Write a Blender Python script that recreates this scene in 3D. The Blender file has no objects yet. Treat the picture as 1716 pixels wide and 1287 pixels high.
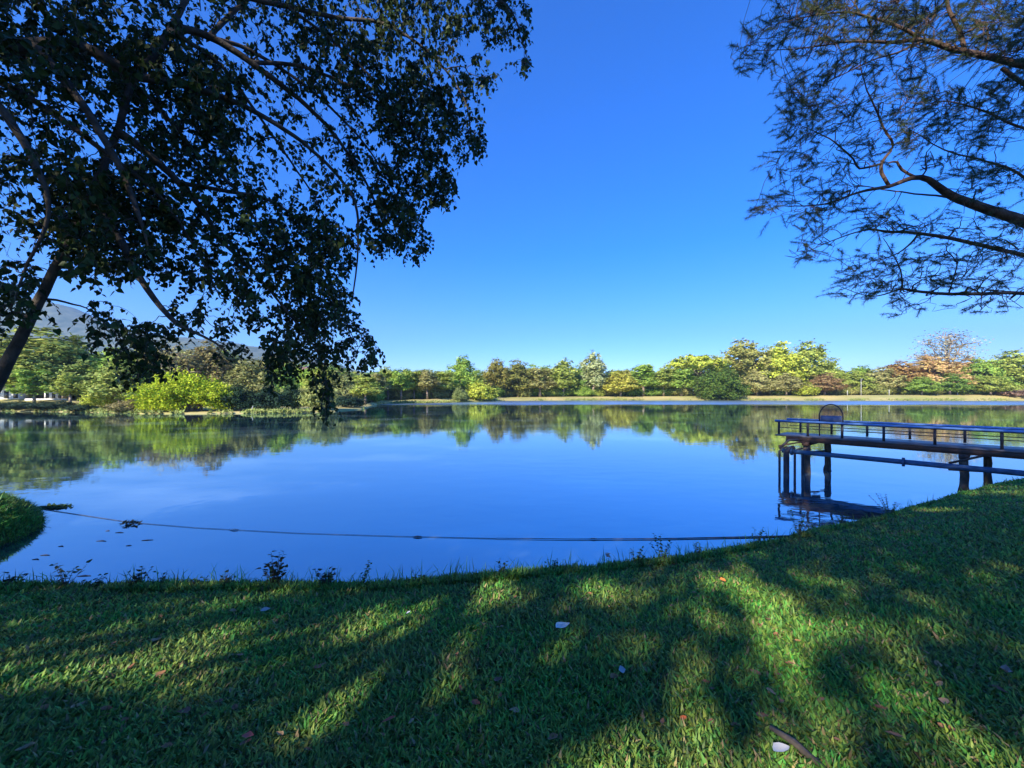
import bpy, math, random
import numpy as np
from mathutils import Vector

rng = np.random.default_rng(7)
random.seed(7)
S = bpy.context.scene
C = S.collection
F = 667.0          # focal length in photo pixels
HZ = 659.0         # horizon row
EYE = 4.0          # eye height above the water


def P(px, py, d):
    """point at depth d behind photo pixel (px, py)"""
    return np.array([(px - 858.0) / F * d, d, EYE - (py - HZ) / F * d])


def W(px, py):
    """point on the water surface"""
    d = EYE * F / (py - HZ)
    return np.array([(px - 858.0) / F * d, d, 0.0])


# ------------------------------------------------------------------ mesh helpers
class MB:
    def __init__(self):
        self.v = []
        self.f = []
        self.n = 0

    def add(self, verts, faces):
        verts = np.asarray(verts, dtype=np.float64).reshape(-1, 3)
        faces = np.asarray(faces, dtype=np.int64)
        self.v.append(verts)
        self.f.append(faces + self.n)
        self.n += len(verts)

    def box(self, c, sx, sy, sz, ax=(1, 0, 0), ay=(0, 1, 0)):
        ax = np.array(ax, float); ay = np.array(ay, float)
        ax /= np.linalg.norm(ax); ay /= np.linalg.norm(ay)
        az = np.cross(ax, ay)
        c = np.array(c, float)
        vs = [c + ax * sx * i + ay * sy * j + az * sz * k for i in (-.5, .5) for j in (-.5, .5) for k in (-.5, .5)]
        self.add(vs, [[0, 1, 3, 2], [4, 6, 7, 5], [0, 4, 5, 1], [2, 3, 7, 6], [0, 2, 6, 4], [1, 5, 7, 3]])

    def tube(self, pts, rad, n=7, cap=True):
        pts = np.asarray(pts, float)
        m = len(pts)
        rad = np.broadcast_to(np.asarray(rad, float), (m,))
        t = np.gradient(pts, axis=0)
        t /= np.linalg.norm(t, axis=1)[:, None] + 1e-9
        ref = np.array([0.31, 0.17, 0.93])
        if abs(np.dot(ref, t[0])) > .9:
            ref = np.array([0.9, 0.3, 0.1])
        a = np.cross(t, ref)
        a /= np.linalg.norm(a, axis=1)[:, None] + 1e-9
        b = np.cross(t, a)
        th = np.arange(n) * 2 * math.pi / n
        ring = pts[:, None] + rad[:, None, None] * (np.cos(th)[None, :, None] * a[:, None] + np.sin(th)[None, :, None] * b[:, None])
        i = np.arange(m - 1)[:, None]; j = np.arange(n)[None]
        q = np.stack([i * n + j, i * n + (j + 1) % n, (i + 1) * n + (j + 1) % n, (i + 1) * n + j], -1).reshape(-1, 4)
        self.add(ring.reshape(-1, 3), q)
        if cap:
            base = self.n - m * n
            for k, cpt in ((0, pts[0]), (m - 1, pts[-1])):
                o = self.n
                self.v.append(cpt[None]); self.n += 1
                jj = np.arange(n)
                A = base + k * n + jj; B = base + k * n + (jj + 1) % n
                self.f.append(np.stack([np.full(n, o), B, A] if k == 0 else [np.full(n, o), A, B], -1))

    def build(self, name, mat, parent=None, smooth=False, loc=None):
        me = bpy.data.meshes.new(name)
        v = np.concatenate(self.v)
        if loc is not None:
            v = v - np.asarray(loc)
        me.vertices.add(len(v))
        me.vertices.foreach_set('co', v.astype(np.float32).ravel())
        tot = np.concatenate([np.full(len(f), f.shape[1]) for f in self.f])
        loops = np.concatenate([f.ravel() for f in self.f])
        me.loops.add(len(loops))
        me.loops.foreach_set('vertex_index', loops.astype(np.int32))
        me.polygons.add(len(tot))
        st = np.concatenate([[0], np.cumsum(tot)[:-1]])
        me.polygons.foreach_set('loop_start', st.astype(np.int32))
        me.polygons.foreach_set('loop_total', tot.astype(np.int32))
        if smooth:
            me.polygons.foreach_set('use_smooth', np.ones(len(tot), dtype=bool))
        me.update(calc_edges=True)
        me.validate()
        me.materials.append(mat)
        o = bpy.data.objects.new(name, me)
        C.objects.link(o)
        if parent is not None:
            o.parent = parent
        if loc is not None and parent is None:
            o.location = loc
        return o


def tag(o, label=None, cat=None, group=None, kind=None):
    if label: o['label'] = label
    if cat: o['category'] = cat
    if group: o['group'] = group
    if kind: o['kind'] = kind
    return o


def thing(name, loc, label, cat, group=None, rz=0.0):
    o = bpy.data.objects.new(name, None)
    C.objects.link(o)
    o.location = loc
    o.rotation_euler.z = rz
    o.empty_display_size = .2
    return tag(o, label, cat, group)


def smooth(a, b, x):
    t = np.clip((x - a) / (b - a), 0, 1)
    return t * t * (3 - 2 * t)


def vnoise(x, y, seed=0):
    """cheap smooth noise made of sines"""
    r = np.random.default_rng(seed)
    z = 0
    for k in range(6):
        a = r.uniform(0, 2 * math.pi); f = 1.0 * 1.7 ** k * .35
        z = z + np.sin((x * math.cos(a) + y * math.sin(a)) * f + r.uniform(0, 6.28)) / (1.35 ** k)
    return z / 3.2


# ------------------------------------------------------------------ materials
def newmat(name):
    m = bpy.data.materials.new(name)
    m.use_nodes = True
    nt = m.node_tree
    for n in list(nt.nodes):
        nt.nodes.remove(n)
    out = nt.nodes.new('ShaderNodeOutputMaterial')
    return m, nt, out


def N(nt, typ, **kw):
    n = nt.nodes.new(typ)
    for k, v in kw.items():
        setattr(n, k, v)
    return n


def mat_simple(name, col, rough=.7, var=.25, scale=4.0, bump=.0, metal=0.0, col2=None, bscale=None, spec=.4):
    m, nt, out = newmat(name)
    b = N(nt, 'ShaderNodeBsdfPrincipled')
    b.inputs['Roughness'].default_value = rough
    b.inputs['Metallic'].default_value = metal
    b.inputs['Specular IOR Level'].default_value = spec
    tc = N(nt, 'ShaderNodeTexCoord')
    no = N(nt, 'ShaderNodeTexNoise'); no.inputs['Scale'].default_value = scale; no.inputs['Detail'].default_value = 6
    nt.links.new(tc.outputs['Object'], no.inputs['Vector'])
    mx = N(nt, 'ShaderNodeMix', data_type='RGBA')
    c2 = col2 or tuple(c * (1 - var) for c in col)
    c1 = col if col2 else tuple(min(1, c * (1 + var)) for c in col)
    mx.inputs[6].default_value = (*c1, 1); mx.inputs[7].default_value = (*c2, 1)
    rp = N(nt, 'ShaderNodeMapRange'); rp.inputs[1].default_value = .35; rp.inputs[2].default_value = .65
    nt.links.new(no.outputs['Fac'], rp.inputs[0])
    nt.links.new(rp.outputs[0], mx.inputs[0])
    nt.links.new(mx.outputs[2], b.inputs['Base Color'])
    if bump:
        n2 = N(nt, 'ShaderNodeTexNoise'); n2.inputs['Scale'].default_value = bscale or scale * 5; n2.inputs['Detail'].default_value = 5
        nt.links.new(tc.outputs['Object'], n2.inputs['Vector'])
        bp = N(nt, 'ShaderNodeBump'); bp.inputs['Strength'].default_value = bump; bp.inputs['Distance'].default_value = .03
        nt.links.new(n2.outputs['Fac'], bp.inputs['Height'])
        nt.links.new(bp.outputs[0], b.inputs['Normal'])
    nt.links.new(b.outputs[0], out.inputs[0])
    return m


def mat_leaf(name, col=None, trans=.3, rough=.55, vmin=.55, vmax=1.45, hue=.03, spec=.3, sat=1.0, patch=None):
    """leaf colour: per-leaf variation; col None takes the object's own colour"""
    m, nt, out = newmat(name)
    geo = N(nt, 'ShaderNodeNewGeometry')
    hs = N(nt, 'ShaderNodeHueSaturation')
    hs.inputs['Saturation'].default_value = sat
    if col is None:
        oi = N(nt, 'ShaderNodeObjectInfo')
        nt.links.new(oi.outputs['Color'], hs.inputs['Color'])
    elif patch is not None:
        tc = N(nt, 'ShaderNodeTexCoord')
        no = N(nt, 'ShaderNodeTexNoise'); no.inputs['Scale'].default_value = patch[1]; no.inputs['Detail'].default_value = 4
        nt.links.new(tc.outputs['Object'], no.inputs['Vector'])
        rp = N(nt, 'ShaderNodeMapRange'); rp.inputs[1].default_value = .38; rp.inputs[2].default_value = .64
        nt.links.new(no.outputs['Fac'], rp.inputs[0])
        mx = N(nt, 'ShaderNodeMix', data_type='RGBA')
        mx.inputs[6].default_value = (*col, 1); mx.inputs[7].default_value = (*patch[0], 1)
        nt.links.new(rp.outputs[0], mx.inputs[0])
        nt.links.new(mx.outputs[2], hs.inputs['Color'])
    else:
        hs.inputs['Color'].default_value = (*col, 1)
    r1 = N(nt, 'ShaderNodeMapRange'); r1.inputs[3].default_value = vmin; r1.inputs[4].default_value = vmax
    nt.links.new(geo.outputs['Random Per Island'], r1.inputs[0])
    nt.links.new(r1.outputs[0], hs.inputs['Value'])
    w = N(nt, 'ShaderNodeTexWhiteNoise', noise_dimensions='1D')
    nt.links.new(geo.outputs['Random Per Island'], w.inputs['W'])
    r2 = N(nt, 'ShaderNodeMapRange'); r2.inputs[3].default_value = .5 - hue; r2.inputs[4].default_value = .5 + hue
    nt.links.new(w.outputs['Value'], r2.inputs[0])
    nt.links.new(r2.outputs[0], hs.inputs['Hue'])
    b = N(nt, 'ShaderNodeBsdfPrincipled')
    b.inputs['Roughness'].default_value = rough
    b.inputs['Specular IOR Level'].default_value = spec
    nt.links.new(hs.outputs[0], b.inputs['Base Color'])
    t = N(nt, 'ShaderNodeBsdfTranslucent')
    nt.links.new(hs.outputs[0], t.inputs['Color'])
    mix = N(nt, 'ShaderNodeMixShader'); mix.inputs[0].default_value = trans
    nt.links.new(b.outputs[0], mix.inputs[1]); nt.links.new(t.outputs[0], mix.inputs[2])
    nt.links.new(mix.outputs[0], out.inputs[0])
    return m


M = {}
M['bark'] = mat_simple('bark_dark', (.085, .07, .058), .9, .4, 6, .8, bscale=18)
M['bark_right'] = mat_simple('bark_warm', (.11, .07, .05), .9, .45, 5, .8, bscale=25)
M['bark_far'] = mat_simple('bark_pale', (.34, .27, .2), .9, .35, 1.2, .3)
M['leaf_left'] = mat_leaf('leaf_dark_green', (.036, .062, .018), .22, .5, .5, 1.6, .035, spec=.18)
M['needle'] = mat_leaf('needle_grey_green', (.085, .115, .045), .2, .6, .5, 1.6, .03, spec=.2)
M['leaf_far'] = mat_leaf('leaf_far', None, .22, .7, .6, 1.45, .025, spec=.1)
M['grass'] = mat_leaf('grass_blade', (.115, .29, .042), .38, .5, .3, 2.0, .05, spec=.4, patch=((.16, .25, .05), 1.1))
M['thatch'] = mat_leaf('dead_grass', (.34, .26, .13), .2, .8, .4, 1.5, .02, spec=.15)
M['soil'] = mat_simple('bank_soil', (.05, .09, .025), .95, .5, 3, .8, col2=(.07, .065, .03))
M['far_ground'] = mat_simple('dry_grass_bank', (.56, .46, .18), .95, .3, .07, .2, col2=(.36, .35, .11))
M['mount'] = mat_simple('mountain_forest', (.05, .085, .05), .95, .4, .02, 0, col2=(.18, .20, .12))
M['bed'] = mat_simple('lake_bed', (.08, .07, .04), .95, .3, .2)
M['deck'] = mat_simple('deck_steel', (.16, .15, .15), .45, .35, 2, .1, spec=.5, col2=(.08, .07, .07))
M['girder'] = mat_simple('girder_rust', (.045, .035, .03), .8, .5, 3, .4, col2=(.10, .05, .03))
M['rail'] = mat_simple('rail_blue', (.16, .32, .66), .3, .15, 3, .05, spec=.5, col2=(.10, .22, .50))
M['railpost'] = mat_simple('rail_post_steel', (.03, .03, .038), .6, .3, 5)
M['pile'] = mat_simple('pile_concrete', (.11, .09, .072), .9, .4, 4, .6)
M['pipe'] = mat_simple('pipe_blue', (.035, .09, .17), .4, .3, 4, .1)
M['rope'] = mat_simple('boom_dark', (.05, .055, .085), .7, .4, 6, .2)
M['white'] = mat_simple('white_paint', (.75, .74, .72), .7, .08, 1)
M['pinkroof'] = mat_simple('pink_roof', (.5, .27, .22), .8, .15, 2)
M['glass'] = mat_simple('dark_window', (.03, .035, .04), .2, .2, 2)
M['drybrown'] = mat_leaf('dry_leaf', None, .1, .7, .9, 1.1, .01)


def mat_water():
    m, nt, out = newmat('lake_water')
    geo = N(nt, 'ShaderNodeNewGeometry')
    sep = N(nt, 'ShaderNodeSeparateXYZ')
    nt.links.new(geo.outputs['Position'], sep.inputs[0])
    mp = N(nt, 'ShaderNodeMapping'); mp.inputs['Scale'].default_value = (.55, 1.0, 1.0)
    nt.links.new(geo.outputs['Position'], mp.inputs[0])
    n1 = N(nt, 'ShaderNodeTexNoise'); n1.inputs['Scale'].default_value = 1.1; n1.inputs['Detail'].default_value = 3
    nt.links.new(mp.outputs[0], n1.inputs['Vector'])
    n2 = N(nt, 'ShaderNodeTexNoise'); n2.inputs['Scale'].default_value = .07; n2.inputs['Detail'].default_value = 2
    nt.links.new(mp.outputs[0], n2.inputs['Vector'])
    # wind-ruffled water towards the far shore
    ruf = N(nt, 'ShaderNodeMapRange', interpolation_type='SMOOTHSTEP')
    ruf.inputs[1].default_value = 128; ruf.inputs[2].default_value = 150
    ruf.inputs[3].default_value = 0; ruf.inputs[4].default_value = 1
    ad = N(nt, 'ShaderNodeMath', operation='MULTIPLY_ADD'); ad.inputs[1].default_value = 36; ad.inputs[2].default_value = -18
    nt.links.new(n2.outputs['Fac'], ad.inputs[0])
    ad2 = N(nt, 'ShaderNodeMath', operation='ADD')
    nt.links.new(sep.outputs['Y'], ad2.inputs[0]); nt.links.new(ad.outputs[0], ad2.inputs[1])
    nt.links.new(ad2.outputs[0], ruf.inputs[0])
    # calm patches and faintly rippled patches nearer
    pat = N(nt, 'ShaderNodeMapRange'); pat.inputs[1].default_value = .4; pat.inputs[2].default_value = .65
    pat.inputs[3].default_value = .010; pat.inputs[4].default_value = .045
    nt.links.new(n2.outputs['Fac'], pat.inputs[0])
    st = N(nt, 'ShaderNodeMath', operation='MULTIPLY_ADD'); st.inputs[1].default_value = .40
    nt.links.new(ruf.outputs[0], st.inputs[0]); nt.links.new(pat.outputs[0], st.inputs[2])
    bp = N(nt, 'ShaderNodeBump'); bp.inputs['Distance'].default_value = .3
    nt.links.new(st.outputs[0], bp.inputs['Strength'])
    nt.links.new(n1.outputs['Fac'], bp.inputs['Height'])
    gl = N(nt, 'ShaderNodeBsdfGlossy')
    gl.inputs['Color'].default_value = (.80, .92, .98, 1)
    rr = N(nt, 'ShaderNodeMath', operation='MULTIPLY_ADD'); rr.inputs[1].default_value = .3; rr.inputs[2].default_value = .03
    nt.links.new(ruf.outputs[0], rr.inputs[0]); nt.links.new(rr.outputs[0], gl.inputs['Roughness'])
    nt.links.new(bp.outputs[0], gl.inputs['Normal'])
    df = N(nt, 'ShaderNodeBsdfDiffuse')
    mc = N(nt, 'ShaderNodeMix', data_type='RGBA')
    mc.inputs[6].default_value = (.003, .022, .045, 1); mc.inputs[7].default_value = (.20, .28, .28, 1)  # pale patches in the diffuse colour: murk and a painted thin-cloud reflection
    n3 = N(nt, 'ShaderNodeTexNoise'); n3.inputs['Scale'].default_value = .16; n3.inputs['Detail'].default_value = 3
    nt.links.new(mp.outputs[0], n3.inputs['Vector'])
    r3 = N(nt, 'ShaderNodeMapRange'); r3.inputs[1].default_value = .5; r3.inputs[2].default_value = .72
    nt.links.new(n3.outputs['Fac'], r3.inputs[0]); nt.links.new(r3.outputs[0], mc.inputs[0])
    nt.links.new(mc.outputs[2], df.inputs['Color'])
    fr = N(nt, 'ShaderNodeFresnel'); fr.inputs['IOR'].default_value = 1.33
    fm = N(nt, 'ShaderNodeMapRange'); fm.inputs[3].default_value = .46; fm.inputs[4].default_value = 1.0
    nt.links.new(fr.outputs[0], fm.inputs[0])
    mix = N(nt, 'ShaderNodeMixShader')
    nt.links.new(fm.outputs[0], mix.inputs[0])
    nt.links.new(df.outputs[0], mix.inputs[1]); nt.links.new(gl.outputs[0], mix.inputs[2])
    nt.links.new(mix.outputs[0], out.inputs[0])
    return m


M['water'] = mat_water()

# ------------------------------------------------------------------ sun, sky, camera
SUN_EL = math.radians(30)
SAZ = np.array([-.55, -.835]); SAZ /= np.linalg.norm(SAZ)
SDIR = np.array([SAZ[0] * math.cos(SUN_EL), SAZ[1] * math.cos(SUN_EL), math.sin(SUN_EL)])   # towards the sun
w = bpy.data.worlds.new('World'); S.world = w; w.use_nodes = True
nt = w.node_tree
bg = nt.nodes['Background']
sky = nt.nodes.new('ShaderNodeTexSky'); sky.sky_type = 'NISHITA'; sky.sun_disc = False
sky.sun_elevation = SUN_EL
sky.sun_rotation = math.atan2(SAZ[0], SAZ[1])
sky.air_density = 1.0; sky.dust_density = .3; sky.ozone_density = 3.0
hsv = nt.nodes.new('ShaderNodeHueSaturation'); hsv.inputs['Saturation'].default_value = 1.5
tint = nt.nodes.new('ShaderNodeMix'); tint.data_type = 'RGBA'; tint.blend_type = 'MULTIPLY'
tint.inputs[0].default_value = 1; tint.inputs[7].default_value = (.76, .94, 1.6, 1)
nt.links.new(sky.outputs[0], hsv.inputs['Color']); nt.links.new(hsv.outputs[0], tint.inputs[6]); nt.links.new(tint.outputs[2], bg.inputs[0])
bg.inputs[1].default_value = .118
sl = bpy.data.lights.new('sun', 'SUN'); sl.energy = 5.0; sl.angle = math.radians(.55); sl.color = (1, .9, .74)
so = bpy.data.objects.new('sun', sl); C.objects.link(so)
so.rotation_euler = Vector(-SDIR).to_track_quat('-Z', 'Y').to_euler()
so.location = (-20, -30, 60)
cam = bpy.data.cameras.new('camera'); co = bpy.data.objects.new('camera', cam); C.objects.link(co)
co.location = (0, 0, EYE); co.rotation_euler = (math.radians(90), 0, 0)
cam.sensor_width = 36; cam.lens = 36 * F / 1716.0
cam.shift_y = (HZ - 643.5) / 1716.0
cam.clip_end = 20000; cam.clip_start = .05
S.camera = co
S.view_settings.view_transform = 'Standard'; S.view_settings.look = 'None'
S.view_settings.exposure = .8; S.view_settings.gamma = 1
S.cycles.max_bounces = 6; S.cycles.diffuse_bounces = 3; S.cycles.glossy_bounces = 3; S.cycles.transmission_bounces = 4
S.cycles.use_denoising = True
S.cycles.caustics_reflective = False; S.cycles.caustics_refractive = False

# ------------------------------------------------------------------ near bank
EU = [-4, -1.3, -.4, 0.0, .21, .44, .66, .80, .93, 1.03, 1.136, 1.23, 1.29, 1.6, 4]
ED = [4.8, 4.8, 5.0, 5.2, 5.6, 6.2, 7.0, 7.9, 9.0, 10.4, 12.0, 13.4, 14.2, 16, 18]
EPY = [985, 985, 987, 966, 955, 935, 908, 886, 868, 848, 826, 810, 803, 790, 780]


def edge(u):
    d = np.interp(u, EU, ED)
    py = np.interp(u, EU, EPY)
    return d, EYE - (py - HZ) / F * d


def near_z(X, Y):
    Yc = np.maximum(Y, .25)
    u = np.clip(X / Yc, -4, 4)
    d, ze = edge(u)
    t = Y / d
    k = np.interp(u, [-1, .5, 1.1, 1.6], [.85, .8, .5, .4])
    tt = np.clip(t, 0, 1)
    z = 2.45 + (ze - 2.45) * tt
    z = z - np.where(t > 1, k * (Y - d) * np.clip((Y - d) / .5, .45, 1), 0)
    z = z + .035 * vnoise(X * 1.3, Y * 1.3, 3) * smooth(.3, 1.5, Y) + .015 * vnoise(X * 5, Y * 5, 4)
    # overgrown bulge of the bank on the left
    r = np.sqrt((((X + 16.0) * -.77 + (Y - 11.0) * .63) / 3.1) ** 2 + (((X + 16.0) * .63 + (Y - 11.0) * .77) / 2.0) ** 2)
    z2 = 1.0 * (1 - r ** 2.6) + .12 * vnoise(X * 2.5, Y * 2.5, 9)
    z = np.maximum(z, np.where(r < 1.4, z2, -9))
    return np.maximum(z, -1.1)


xs = np.concatenate([np.arange(-40, -20, 1.0), np.arange(-20, 24, .16), np.arange(24, 50.1, 1.0)])
ys = np.concatenate([np.arange(-40, 0, 1.0), np.arange(0, 17, .16), np.arange(17, 27, .8)])
GX, GY = np.meshgrid(xs, ys)
mb = MB()
nx, ny = len(xs), len(ys)
i = np.arange(ny - 1)[:, None]; j = np.arange(nx - 1)[None]
mb.add(np.stack([GX, GY, near_z(GX, GY)], -1).reshape(-1, 3),
       np.stack([i * nx + j, i * nx + j + 1, (i + 1) * nx + j + 1, (i + 1) * nx + j], -1).reshape(-1, 4))
tag(mb.build('ground', M['soil'], smooth=True), kind='structure')

mb = MB()
mb.add([[-6000, -300, -1.4], [6000, -300, -1.4], [6000, 7000, -1.4], [-6000, 7000, -1.4]], [[0, 1, 2, 3]])
tag(mb.build('lake_bed', M['bed']), kind='structure')
mb = MB()
mb.add([[-3000, -35, 0], [3000, -35, 0], [3000, 1400, 0], [-3000, 1400, 0]], [[0, 1, 2, 3]])
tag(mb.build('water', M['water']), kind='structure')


# grass: broad-bladed lawn
def blades(X, Y, L, Wd, tilt, az, curl):
    n = len(X)
    Z = near_z(X, Y) - .005
    base = np.stack([X, Y, Z], -1)
    hd = np.stack([np.cos(az), np.sin(az), np.zeros(n)], -1)
    side = np.stack([-np.sin(az), np.cos(az), np.zeros(n)], -1)
    up = np.array([0, 0, 1.0])
    t2 = np.clip(tilt + curl, 0, 1.75)
    mid = base + (hd * np.sin(tilt)[:, None] + up * np.cos(tilt)[:, None]) * (L * .55)[:, None]
    tip = mid + (hd * np.sin(t2)[:, None] + up * np.cos(t2)[:, None]) * (L * .45)[:, None]
    tw = side + up * rng.uniform(-.5, .5, n)[:, None]
    v = np.stack([base - tw * (Wd * .35)[:, None], base + tw * (Wd * .35)[:, None],
                  mid + tw * (Wd * .5)[:, None], mid - tw * (Wd * .5)[:, None], tip], 1)
    return v


def add_blades(mb, v):
    n = len(v)
    o = np.arange(n)[:, None] * 5
    b = mb.n
    mb.v.append(v.reshape(-1, 3)); mb.n += n * 5
    mb.f.append(b + o + np.array([[0, 1, 2, 3]]))
    mb.f.append(b + o + np.array([[3, 2, 4]]))


gm = MB()
nB = 620000
u = rng.uniform(-1.75, 1.65, nB)
d = np.exp(rng.uniform(math.log(1.15), math.log(17), nB))
keepd = rng.uniform(0, 1, nB) < np.clip(d / 2.2, .35, 1)
de, _ = edge(u)
ok = (d < de * 1.12) & keepd
u, d = u[ok], d[ok]
X, Y = u * d, d
n = len(X)
pn = vnoise(X * 2.2, Y * 2.2, 21)
L = rng.uniform(.025, .068, n) * (1 + .35 * pn) * (1 + d / 14)
blv = blades(X, Y, L, rng.uniform(.005, .0145, n) * (1 + d / 8), rng.uniform(.3, 1.45, n),
             rng.uniform(0, 6.283, n), rng.uniform(.1, .7, n))
sel = rng.uniform(0, 1, n) < .05 + .16 * np.clip(vnoise(X * 1.1 + 5, Y * 1.1, 77), 0, 1)
add_blades(gm, blv[~sel])
th = MB(); add_blades(th, blv[sel])
tag(th.build('dead_grass', M['thatch']), kind='stuff')
# the lawn beside and behind the viewpoint
nW = 620000
X = rng.uniform(-8, 12, nW); Y = rng.uniform(-2.5, 6, nW)
uu = X / np.maximum(Y, .25); de, _ = edge(np.clip(uu, -4, 4))
ok = ((uu > 1.6) | (uu < -1.7) | (Y < 1.15)) & (Y < de) & (rng.uniform(0, 1, nW) < np.clip(14 / (X * X + Y * Y + 1), .3, 1))
X, Y = X[ok], Y[ok]; n = len(X)
add_blades(gm, blades(X, Y, rng.uniform(.03, .085, n), rng.uniform(.007, .02, n), rng.uniform(.3, 1.4, n), rng.uniform(0, 6.283, n), rng.uniform(.1, .7, n)))
# longer unmown fringe along the drop to the water
nF = 28000
u = rng.uniform(-1.6, 1.6, nF); de, _ = edge(u)
d = de * (1 + np.abs(rng.normal(0, .05, nF)) - .035)
X, Y = u * d, d
clump = vnoise(X * 3, Y * 3, 5)
ok = clump > -.5
X, Y, d, clump = X[ok], Y[ok], d[ok], clump[ok]
n = len(X)
tall = rng.uniform(0, 1, n) < .05
L = np.where(tall, rng.uniform(.16, .34, n), rng.uniform(.06, .13, n) * (1 + .5 * np.clip(clump, 0, 1)))
add_blades(gm, blades(X, Y, L, np.where(tall, .006, .010) * (1 + d / 12), rng.uniform(.1, .8, n), rng.uniform(0, 6.283, n), rng.uniform(.1, .9, n)))
# rank grass on the bulge at the left
nM = 26000
a = rng.uniform(0, 6.283, nM); r = np.sqrt(rng.uniform(0, 1, nM)) * 1.0
q1, q2 = 3.1 * r * np.cos(a), 2.0 * r * np.sin(a)
X = -16.0 - .77 * q1 + .63 * q2; Y = 11.0 + .63 * q1 + .77 * q2
ok = (X > -19) & (Y > 7)
X, Y = X[ok], Y[ok]; n = len(X)
add_blades(gm, blades(X, Y, rng.uniform(.12, .34, n), rng.uniform(.012, .026, n), rng.uniform(.2, 1.2, n), rng.uniform(0, 6.283, n), rng.uniform(.2, 1.0, n)))
tag(gm.build('grass', M['grass']), kind='stuff')

# ------------------------------------------------------------------ far shore
SPX = [-700, 0, 120, 200, 240, 320, 420, 500, 560, 610, 640, 700, 760, 800, 850, 1000, 1240, 1500, 1716, 2400]
SD = [95, 88, 84, 80, 77, 77, 79, 80, 86, 100, 150, 158, 170, 190, 212, 226, 222, 214, 210, 205]
SH = [2.6, 2.6, 2.3, .9, .6, .6, .6, .6, .5, .5, 1.1, 1.4, 1.6, 1.6, 1.7, 2.0, 2.4, 3.0, 3.2, 3.2]
SU = [(p - 858) / F for p in SPX]


def shore(u):
    return np.interp(u, SU, SD)


def far_z(X, Y):
    u = X / Y
    s = Y - shore(u)
    h = np.interp(u, SU, SH)
    z = np.where(s < 0, np.maximum(s * .3, -1.3), .25 * smooth(0, .6, s) + (h - .25) * smooth(.3, 12, s) + .006 * np.maximum(s - 20, 0))
    return z + np.where(s > 0, .08 * vnoise(X * .4, Y * .4, 12) * smooth(0, 2, s), 0)


us = np.linspace(-2.6, 2.6, 620)
ss = np.array([-5, -2, -.6, 0, .3, .7, 1.5, 3, 5, 8, 12, 18, 28, 45, 80, 150, 300, 700, 1500, 4000])
UU, SS = np.meshgrid(us, ss)
YY = shore(UU) + SS + np.where((SS > -.7) & (SS < 2), .5 * vnoise(UU * 160, SS * 0, 8) + .9 * vnoise(UU * 40, SS * 0, 18), 0)
XX = UU * YY
mb = MB(); nx, ny = len(us), len(ss)
i = np.arange(ny - 1)[:, None]; j = np.arange(nx - 1)[None]
ZZ = far_z(XX, YY)
ZZ = np.where(SS > 200, np.minimum(ZZ, 4.5), ZZ)
mb.add(np.stack([XX, YY, ZZ], -1).reshape(-1, 3),
       np.stack([i * nx + j, i * nx + j + 1, (i + 1) * nx + j + 1, (i + 1) * nx + j], -1).reshape(-1, 4))
tag(mb.build('far_bank', M['far_ground'], smooth=True), kind='structure')

# mountain
RPX = [-1500, -700, -300, 0, 60, 110, 160, 200, 260, 320, 380, 440, 520, 600, 700, 780]
RPY = [520, 480, 468, 496, 501, 514, 538, 551, 562, 567, 574, 583, 602, 622, 648, 660]
mp_ = np.linspace(-1500, 780, 300); sv = np.linspace(0, 1.5, 50)
PP, SV = np.meshgrid(mp_, sv)
Ym = 1500 + 1000 * SV
Xm = (PP - 858) / F * 2500 + (SV - 1) * 100
ridge = (HZ - np.interp(PP, RPX, RPY)) / F * 2500 + 4
prof = np.where(SV <= 1, smooth(0, 1, SV) * .75 + .25 * SV, 1 - smooth(1, 1.9, SV))
Zm = ridge * prof * (1 + .10 * vnoise(Xm * .012, Ym * .012, 31) * smooth(0, .5, SV) * (1 - smooth(.8, 1, SV))) + 9 * vnoise(Xm * .09, Ym * .09, 33) * smooth(0, .1, SV)
mb = MB(); nx, ny = len(mp_), len(sv)
i = np.arange(ny - 1)[:, None]; j = np.arange(nx - 1)[None]
mb.add(np.stack([Xm, Ym, Zm], -1).reshape(-1, 3),
       np.stack([i * nx + j, i * nx + j + 1, (i + 1) * nx + j + 1, (i + 1) * nx + j], -1).reshape(-1, 4))
tag(mb.build('mountain', M['mount'], smooth=True), kind='structure')

# air between here and the mountain
mb = MB(); mb.box((0, 2300, 400), 12800, 5400, 806)
hm, hnt, hout = newmat('haze_air')
pv = N(hnt, 'ShaderNodeVolumePrincipled')
pv.inputs['Color'].default_value = (.45, .72, 1, 1); pv.inputs['Density'].default_value = .00014; pv.inputs['Anisotropy'].default_value = .1
hnt.links.new(pv.outputs[0], hout.inputs['Volume'])
HAZE = True
if HAZE:
    tag(mb.build('haze', hm), kind='stuff')


# ------------------------------------------------------------------ far trees: templates about 20 m tall
def rand_dirs(n):
    v = rng.normal(size=(n, 3))
    return v / np.linalg.norm(v, axis=1)[:, None]


def leaf_quads(mb, c, nrm, size, elong=1.3):
    n = len(c)
    nrm = nrm / (np.linalg.norm(nrm, axis=1)[:, None] + 1e-9)
    r = rand_dirs(n)
    a = np.cross(nrm, r); a /= np.linalg.norm(a, axis=1)[:, None] + 1e-9
    b = np.cross(nrm, a)
    s = size[:, None]
    v = np.stack([c - a * s * .5 * elong, c + b * s * .42 - a * s * .08, c + a * s * .5 * elong + nrm * s * .12, c - b * s * .42 - a * s * .08], 1)
    o = mb.n
    mb.v.append(v.reshape(-1, 3)); mb.n += 4 * n
    mb.f.append(o + np.arange(4 * n).reshape(-1, 4))


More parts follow.
